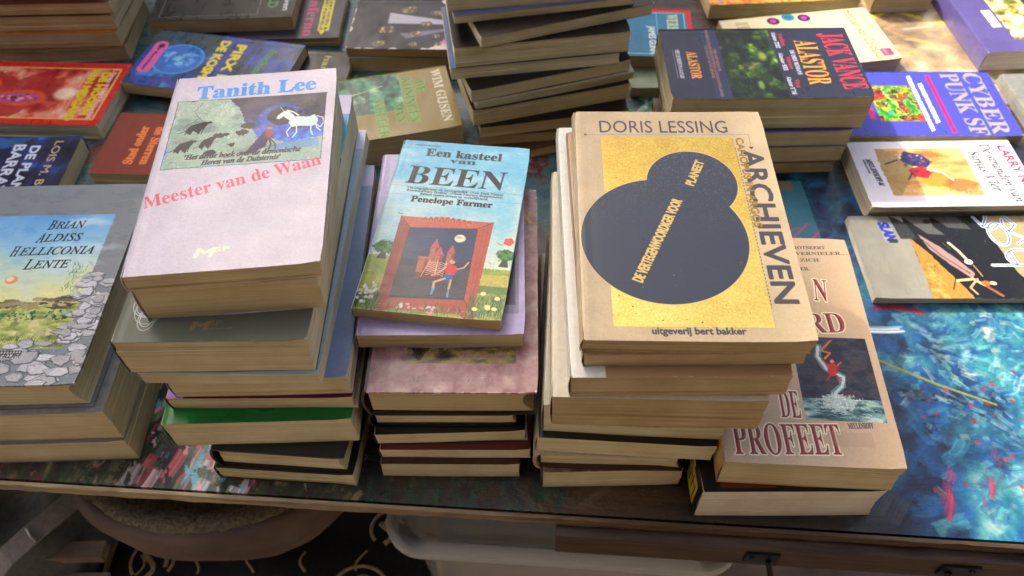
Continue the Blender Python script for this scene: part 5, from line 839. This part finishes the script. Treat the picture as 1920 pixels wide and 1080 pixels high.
bw = N(nt_, 'ShaderNodeRGBToBW'); nt_.links.new(ti_.outputs[0], bw.inputs[0]); tcn = [n for n in nt_.nodes if n.type == 'TEX_COORD'][0]
imp = noise(nt_, tcn.outputs['Object'], 130, 8, .7); ad = N(nt_, 'ShaderNodeMath'); ad.operation = 'ADD'; nt_.links.new(bw.outputs[0], ad.inputs[0]); nt_.links.new(imp.outputs[0], ad.inputs[1]); bump(nt_, ad.outputs[0], b_, .55, .0022)
FH = -60.
vs, fs = box(0, TD/2+.25, -TT/2, TL, TD-.5, TT)
o = mesh('tabletop', [(a*CM, b*CM, c*CM) for a, b, c in vs], fs, tm, tb, uvs=[(v[0]/TL+.5, v[1]/TD) for v in vs])
def wood(name, a, b2, sc=(3, 40, 40)):
    m, nt, b = newmat(name); tc = N(nt, 'ShaderNodeTexCoord'); n = noise(nt, tc.outputs['Object'], 3, 8, .65, sc); n2 = noise(nt, tc.outputs['Object'], 30, 5)
    r = ramp(nt, n.outputs[0], [(.32, a), (.62, b2)]); mm = N(nt, 'ShaderNodeMix'); mm.data_type = 'RGBA'; mm.blend_type = 'MULTIPLY'; mm.inputs[0].default_value = .6
    r2 = ramp(nt, n2.outputs[0], [(.35, (.5, .45, .4)), (.6, (1, 1, 1))]); nt.links.new(r.outputs[0], mm.inputs[6]); nt.links.new(r2.outputs[0], mm.inputs[7]); nt.links.new(mm.outputs[2], b.inputs['Base Color'])
    b.inputs['Roughness'].default_value = .55; bump(nt, n.outputs[0], b, .6, .001); return m
ply = wood('plywood_layers', (.26, .18, .1), (.6, .47, .28), (2, 30, 190))
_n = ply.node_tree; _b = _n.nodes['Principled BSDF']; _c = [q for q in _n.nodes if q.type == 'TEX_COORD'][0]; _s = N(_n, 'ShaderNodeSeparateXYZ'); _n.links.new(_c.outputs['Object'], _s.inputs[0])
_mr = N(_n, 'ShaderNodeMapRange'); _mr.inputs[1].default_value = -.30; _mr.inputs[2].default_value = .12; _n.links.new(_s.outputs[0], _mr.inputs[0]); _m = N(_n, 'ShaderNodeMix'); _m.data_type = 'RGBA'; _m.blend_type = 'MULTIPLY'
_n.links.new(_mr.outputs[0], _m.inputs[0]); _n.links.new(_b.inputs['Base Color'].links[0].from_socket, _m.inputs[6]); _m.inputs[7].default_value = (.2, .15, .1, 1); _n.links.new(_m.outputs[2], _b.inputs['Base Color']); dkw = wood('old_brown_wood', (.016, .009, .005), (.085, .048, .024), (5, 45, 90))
# plywood edge with an uneven lower and upper line, built in three veneers
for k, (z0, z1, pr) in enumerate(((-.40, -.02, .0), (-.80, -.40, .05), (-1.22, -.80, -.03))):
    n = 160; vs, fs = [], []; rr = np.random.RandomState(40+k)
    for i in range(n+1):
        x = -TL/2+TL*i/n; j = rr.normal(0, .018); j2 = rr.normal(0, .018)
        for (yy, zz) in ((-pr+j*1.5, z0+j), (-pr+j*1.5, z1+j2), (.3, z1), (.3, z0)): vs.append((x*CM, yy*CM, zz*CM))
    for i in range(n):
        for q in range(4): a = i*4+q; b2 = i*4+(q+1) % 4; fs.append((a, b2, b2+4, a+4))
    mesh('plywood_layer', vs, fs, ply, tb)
def part(name, bx, m, parent): vs, fs = bx; return mesh(name, [(a*CM, b*CM, c*CM) for a, b, c in vs], fs, m, parent)
rail = part('drawer_front', box(43.9, -.05, -3.05, 81.5, 1.6, 3.5), dkw, tb)
iron = simple('black_iron', (.02, .02, .022), .35, 80, .3, .2, metal=.8)
xa, xb = loc(19.4, 21.9)[0], loc(34.6, 20.9)[0]
P = [(xa+.6, -1.1, -3.2), (xa+.9, -2.0, -4.2), (xa+2.0, -2.6, -6.2), (xa+3.6, -2.8, -7.6), (xb-3.6, -2.8, -7.6), (xb-2.0, -2.6, -6.2), (xb-.9, -2.0, -4.2), (xb-.6, -1.1, -3.2)]
vs, fs = merge(tube(P, .24, 10), box(xa, -.98, -2.9, 2.6, .2, 1.7), box(xb, -.98, -2.9, 2.9, .2, 1.7), tube([(xa-.8, -1.0, -2.6), (xa-.8, -1.25, -2.6)], .22, 8), tube([(xb+.9, -1.0, -2.6), (xb+.9, -1.25, -2.6)], .22, 8)); part('drawer_handle', (vs, fs), iron, rail)
for (x, y) in ((-80, 3), (80, 3), (-80, 100), (80, 100)): part('leg', box(x, y, (FH-TT)/2-.6, 6, 4, -FH-TT-1.3), dkw, tb)
# ================================================================ below the table
pave = simple('worn_paving', (.27, .2, .15), .8, 14, .35, .4, bd=.002)
fl = mesh('ground', [(-6, -4, FH*CM), (6, -4, FH*CM), (6, 6, FH*CM), (-6, 6, FH*CM)], [(0, 1, 2, 3)], pave); tag(fl, None, None, kind='structure')
def loft(rings, close=True):
    vs = [p for r in rings for p in r]; n = len(rings[0]); fs = []
    for k in range(len(rings)-1):
        for i in range(n): fs.append((k*n+i, k*n+(i+1) % n, (k+1)*n+(i+1) % n, (k+1)*n+i))
    if close: fs.append(tuple(range(n))[::-1]); fs.append(tuple((len(rings)-1)*n+i for i in range(n)))
    return vs, fs
def ering(cx, cy, rx, ry, z, n=48, wob=0, p=2.):
    o = []
    for k in range(n):
        t = 2*math.pi*k/n; q = 1+wob*math.sin(3*t+z)+wob*.6*math.sin(7*t+z*2); c_, s_ = math.cos(t), math.sin(t)
        o.append(((cx+math.copysign(abs(c_)**(2/p), c_)*rx*q)*CM, (cy+math.copysign(abs(s_)**(2/p), s_)*ry*q)*CM, z*CM))
    return o
# fleece-lined brown bag
bag = bpy.data.objects.new('fleece_bag', None); col.objects.link(bag); bag.location = (0, 0, -.26); tag(bag, 'soft brown bag with a fleece lining half hidden under the left table edge', 'bag')
bx, by, rx, ry = -28.0, 33.2, 13.2, 8.1
lea = simple('brown_suede', (.10, .066, .048), .8, 22, .35, .6, bd=.004); fle = simple('fleece', (.2, .15, .095), .95, 260, .5, 1., bd=.006)
rg = [ering(bx, by, rx*s_, ry*s_, z+26, wob=.012) for z, s_ in ((-26, .3), (-24, .42), (-20, .6), (-16, .8), (-12, .97), (-9.5, 1.03), (-7.5, 1.0), (-6.4, .95), (-6.4, .9))]
vs, fs = loft(rg, False); fs.append(tuple(range(48))[::-1]); mesh('bag_shell', vs, fs, lea, bag, True)
rg = [ering(bx, by+.3, rx*s_, ry*s_, z+26, wob=.02, n=96) for z, s_ in ((-6.7, .96), (-6.2, .93), (-5.9, .86), (-6.3, .75), (-7.5, .6), (-8.3, .4), (-8.6, .15))]
rf = np.random.RandomState(3); vs, fs = loft(rg, False); fs.append(tuple(range(6*96, 7*96))); vs = [(a+rf.normal(0, .0009), b+rf.normal(0, .0009), c+rf.normal(0, .0009)) for a, b, c in vs]; mesh('fleece_lining', vs, fs, fle, bag, True)
# black cushion with cream scrolls
cu = bpy.data.objects.new('patterned_cushion', None); col.objects.link(cu); cu.location = (0, 0, FH*CM); tag(cu, 'black cloth pouffe with cream scroll pattern and cream piping under the brown bag', 'pouffe')
blk = simple('black_cloth', (.012, .012, .013), .8, 200, .4, .5); crm = simple('cream_cord', (.42, .34, .21), .8, 120, .2, .4)
cz = -27; rings = [ering(-27.5, 30, 18.5*s_, 13.5*s_, z-FH, p=3., wob=.004) for z, s_ in ((FH+.1, .97), (FH+3, 1.0), (cz-3, 1.0), (cz-1, .985), (cz-.3, .95), (cz, .88))]
vs, fs = loft(rings); mesh('cover_cloth', vs, fs, blk, cu, True)
cr = ering(-27.5, 30, 18.3, 13.3, cz-1.-FH, p=3.); vs, fs = tube(cr+[cr[0]], .0045, 8); mesh('piping', vs, fs, crm, cu, True)
sc_ = []
def scroll(pts, r=.16): sc_.append(tube([(x*CM, y*CM, (cz-FH+.04)*CM) for x, y in pts], [r*CM]*len(pts), 6))
for (x, y, s_) in ((-35.5, 25.2, 3.6), (-25.5, 25.6, 2.6), (-17.2, 26.4, 3.4), (-29.5, 20, 3.), (-40.5, 31, 2.4), (-14.5, 34, 2.)):
    scroll([(x+s_*math.cos(t), y+s_*math.sin(t)) for t in np.linspace(-.6, 3.9, 26)], .2); scroll([(x+s_*.55*math.cos(t)+.3, y+s_*.8*math.sin(t)-.5) for t in np.linspace(-.2, 2.6, 20)], .26)
    scroll([(x-s_*.2+.8*math.sin(t*4), y-s_*.9+t*s_*1.2) for t in np.linspace(0, 1, 12)], .3)
for k in range(5): scroll([(-42+k*6.2+.7*math.sin(t*3+k), 29.3+t*2.2) for t in np.linspace(0, 1, 8)], .14)
vs, fs = merge(*sc_); o = mesh('scroll_pattern', vs, fs, crm, cu, True); o['kind'] = 'stuff'
# grey canvas sack, strap and plank
sk = bpy.data.objects.new('canvas_sack', None); col.objects.link(sk); sk.location = (0, 0, FH*CM); tag(sk, 'dull grey canvas sack with a strap and metal buckle below the left table edge', 'sack')
cvs = simple('grey_canvas', (.10, .105, .10), .85, 160, .25, .6, bd=.001); web = simple('grey_webbing', (.2, .185, .165), .7, 200, .2, .5)
n = 24; vs, fs = [], []
for j in range(n+1):
    for i in range(n+1):
        x = -72+24.5*i/n; y = 28.5+14*j/n; x += (y-28.5)*.35*(i/n); z = -20+.9*math.sin(i*.55+j*.2)+.6*math.sin(j*.5)-2.5*max(0, (i-19)/5)**2*2-2.5*max(0, (4-j)/4)**2
        vs.append((x*CM, y*CM, (z-FH)*CM))
m0 = len(vs); vs += [(v[0], v[1], .002) for v in vs[:m0]]
for j in range(n):
    for i in range(n): a = j*(n+1)+i; fs.append((a, a+1, a+n+2, a+n+1)); fs.append((m0+a, m0+a+n+1, m0+a+n+2, m0+a+1))
rim = [i for i in range(n)]+[j*(n+1)+n for j in range(n)]+[n*(n+1)+n-i for i in range(n)]+[(n-j)*(n+1) for j in range(n)]
for k in range(len(rim)): a, b2 = rim[k], rim[(k+1) % len(rim)]; fs.append((a, m0+a, m0+b2, b2))
mesh('sack_body', vs, fs, cvs, sk, True)
P = [(-54.5, 26.5, -21.5), (-51.2, 28.4, -18.2), (-49.2, 30.3, -17.6), (-47.2, 32.6, -17.5), (-44.6, 36, -17.8), (-42.2, 39.5, -19)]
vs, fs = [], []
for i, p in enumerate(P):
    for q in (-1, 1):
        for zz in (0, .2): vs.append(((p[0]+q*.95)*CM, (p[1]-q*.8)*CM, (p[2]+zz-FH)*CM))
for i in range(len(P)-1):
    a = i*4; fs += [(a, a+2, a+6, a+4), (a+1, a+5, a+7, a+3), (a, a+4, a+5, a+1), (a+2, a+3, a+7, a+6)]
mesh('strap', vs, fs, web, sk)
met = simple('dull_steel', (.4, .4, .38), .35, 60, .1, .1, metal=.9)
vs, fs = tube([(-49.6, 30.9, -17.1), (-48.9, 30.2, -17.0), (-48.1, 29.5, -17.1)], .16, 8); mesh('buckle', [(a*CM, b*CM, (c-FH)*CM) for a, b, c in vs], fs, met, sk, True)
cr_ = bpy.data.objects.new('wooden_crate', None); col.objects.link(cr_); cr_.location = (0, 0, FH*CM); tag(cr_, 'plain wooden crate between the grey sack and the black pouffe', 'crate')
lw = wood('pale_pine', (.2, .15, .11), (.34, .26, .19))
for (bx_) in (box(-48.4, 30.4, -22.6-FH, 9.4, 1.8, 1.4), box(-51.4, 24.2, -25.2-FH, 15, 9.6, .6), box(-51.4, 24.2, (-25.6-FH)/2, 14.6, 9.2, -25.6-FH)): part('crate_board', bx_, lw, cr_)
# translucent storage tub
tub = bpy.data.objects.new('storage_tub', None); col.objects.link(tub); tub.location = (4.6*CM, 34.*CM, FH*CM); tub.rotation_euler[2] = TA; tag(tub, 'translucent plastic storage tub with a lid standing under the middle of the table', 'tub')
m, nt, b = newmat('cloudy_plastic'); b.inputs['Base Color'].default_value = (.75, .78, .76, 1); b.inputs['Transmission Weight'].default_value = .72; b.inputs['Roughness'].default_value = .22; b.inputs['IOR'].default_value = 1.3; plas = m
tc = N(nt, 'ShaderNodeTexCoord'); bump(nt, noise(nt, tc.outputs['Object'], 30, 5).outputs[0], b, .3, .001)
tz = -10.2-FH
def rr_(hx, hy, r, z, n=10):
    o = []
    for q, (sx, sy) in enumerate(((1, 1), (-1, 1), (-1, -1), (1, -1))):
        for k in range(n+1):
            t = q*math.pi/2+k*math.pi/2/n; o.append(((sx*(hx-r)+r*math.cos(t))*CM, (sy*(hy-r)+r*math.sin(t))*CM, z*CM))
    return o
hx, hy = 16.2, 10.2
rg = [rr_(hx-d_, hy-d_, max(3.6-d_, .8), tz+z) for d_, z in ((1.0, -1.6), (.15, -1.5), (0, -1.2), (0, -.7), (.3, -.25), (.9, 0), (1.5, -.1), (1.9, -.6), (2.4, -.9), (3.0, -.7), (3.4, -.75))]
vs, fs = loft(rg, False); fs.append(tuple(range(10*44, 11*44))); mesh('lid', vs, fs, plas, tub, True)
rg = [rr_(hx-d_, hy-d_, 2.6, z) for d_, z in ((1.6, tz-1.7), (1.8, tz-4), (2.2, tz-14), (4.2, .6), (4.6, .2))]
vs, fs = loft(rg, False); mesh('tub_body', vs, fs, plas, tub, True)
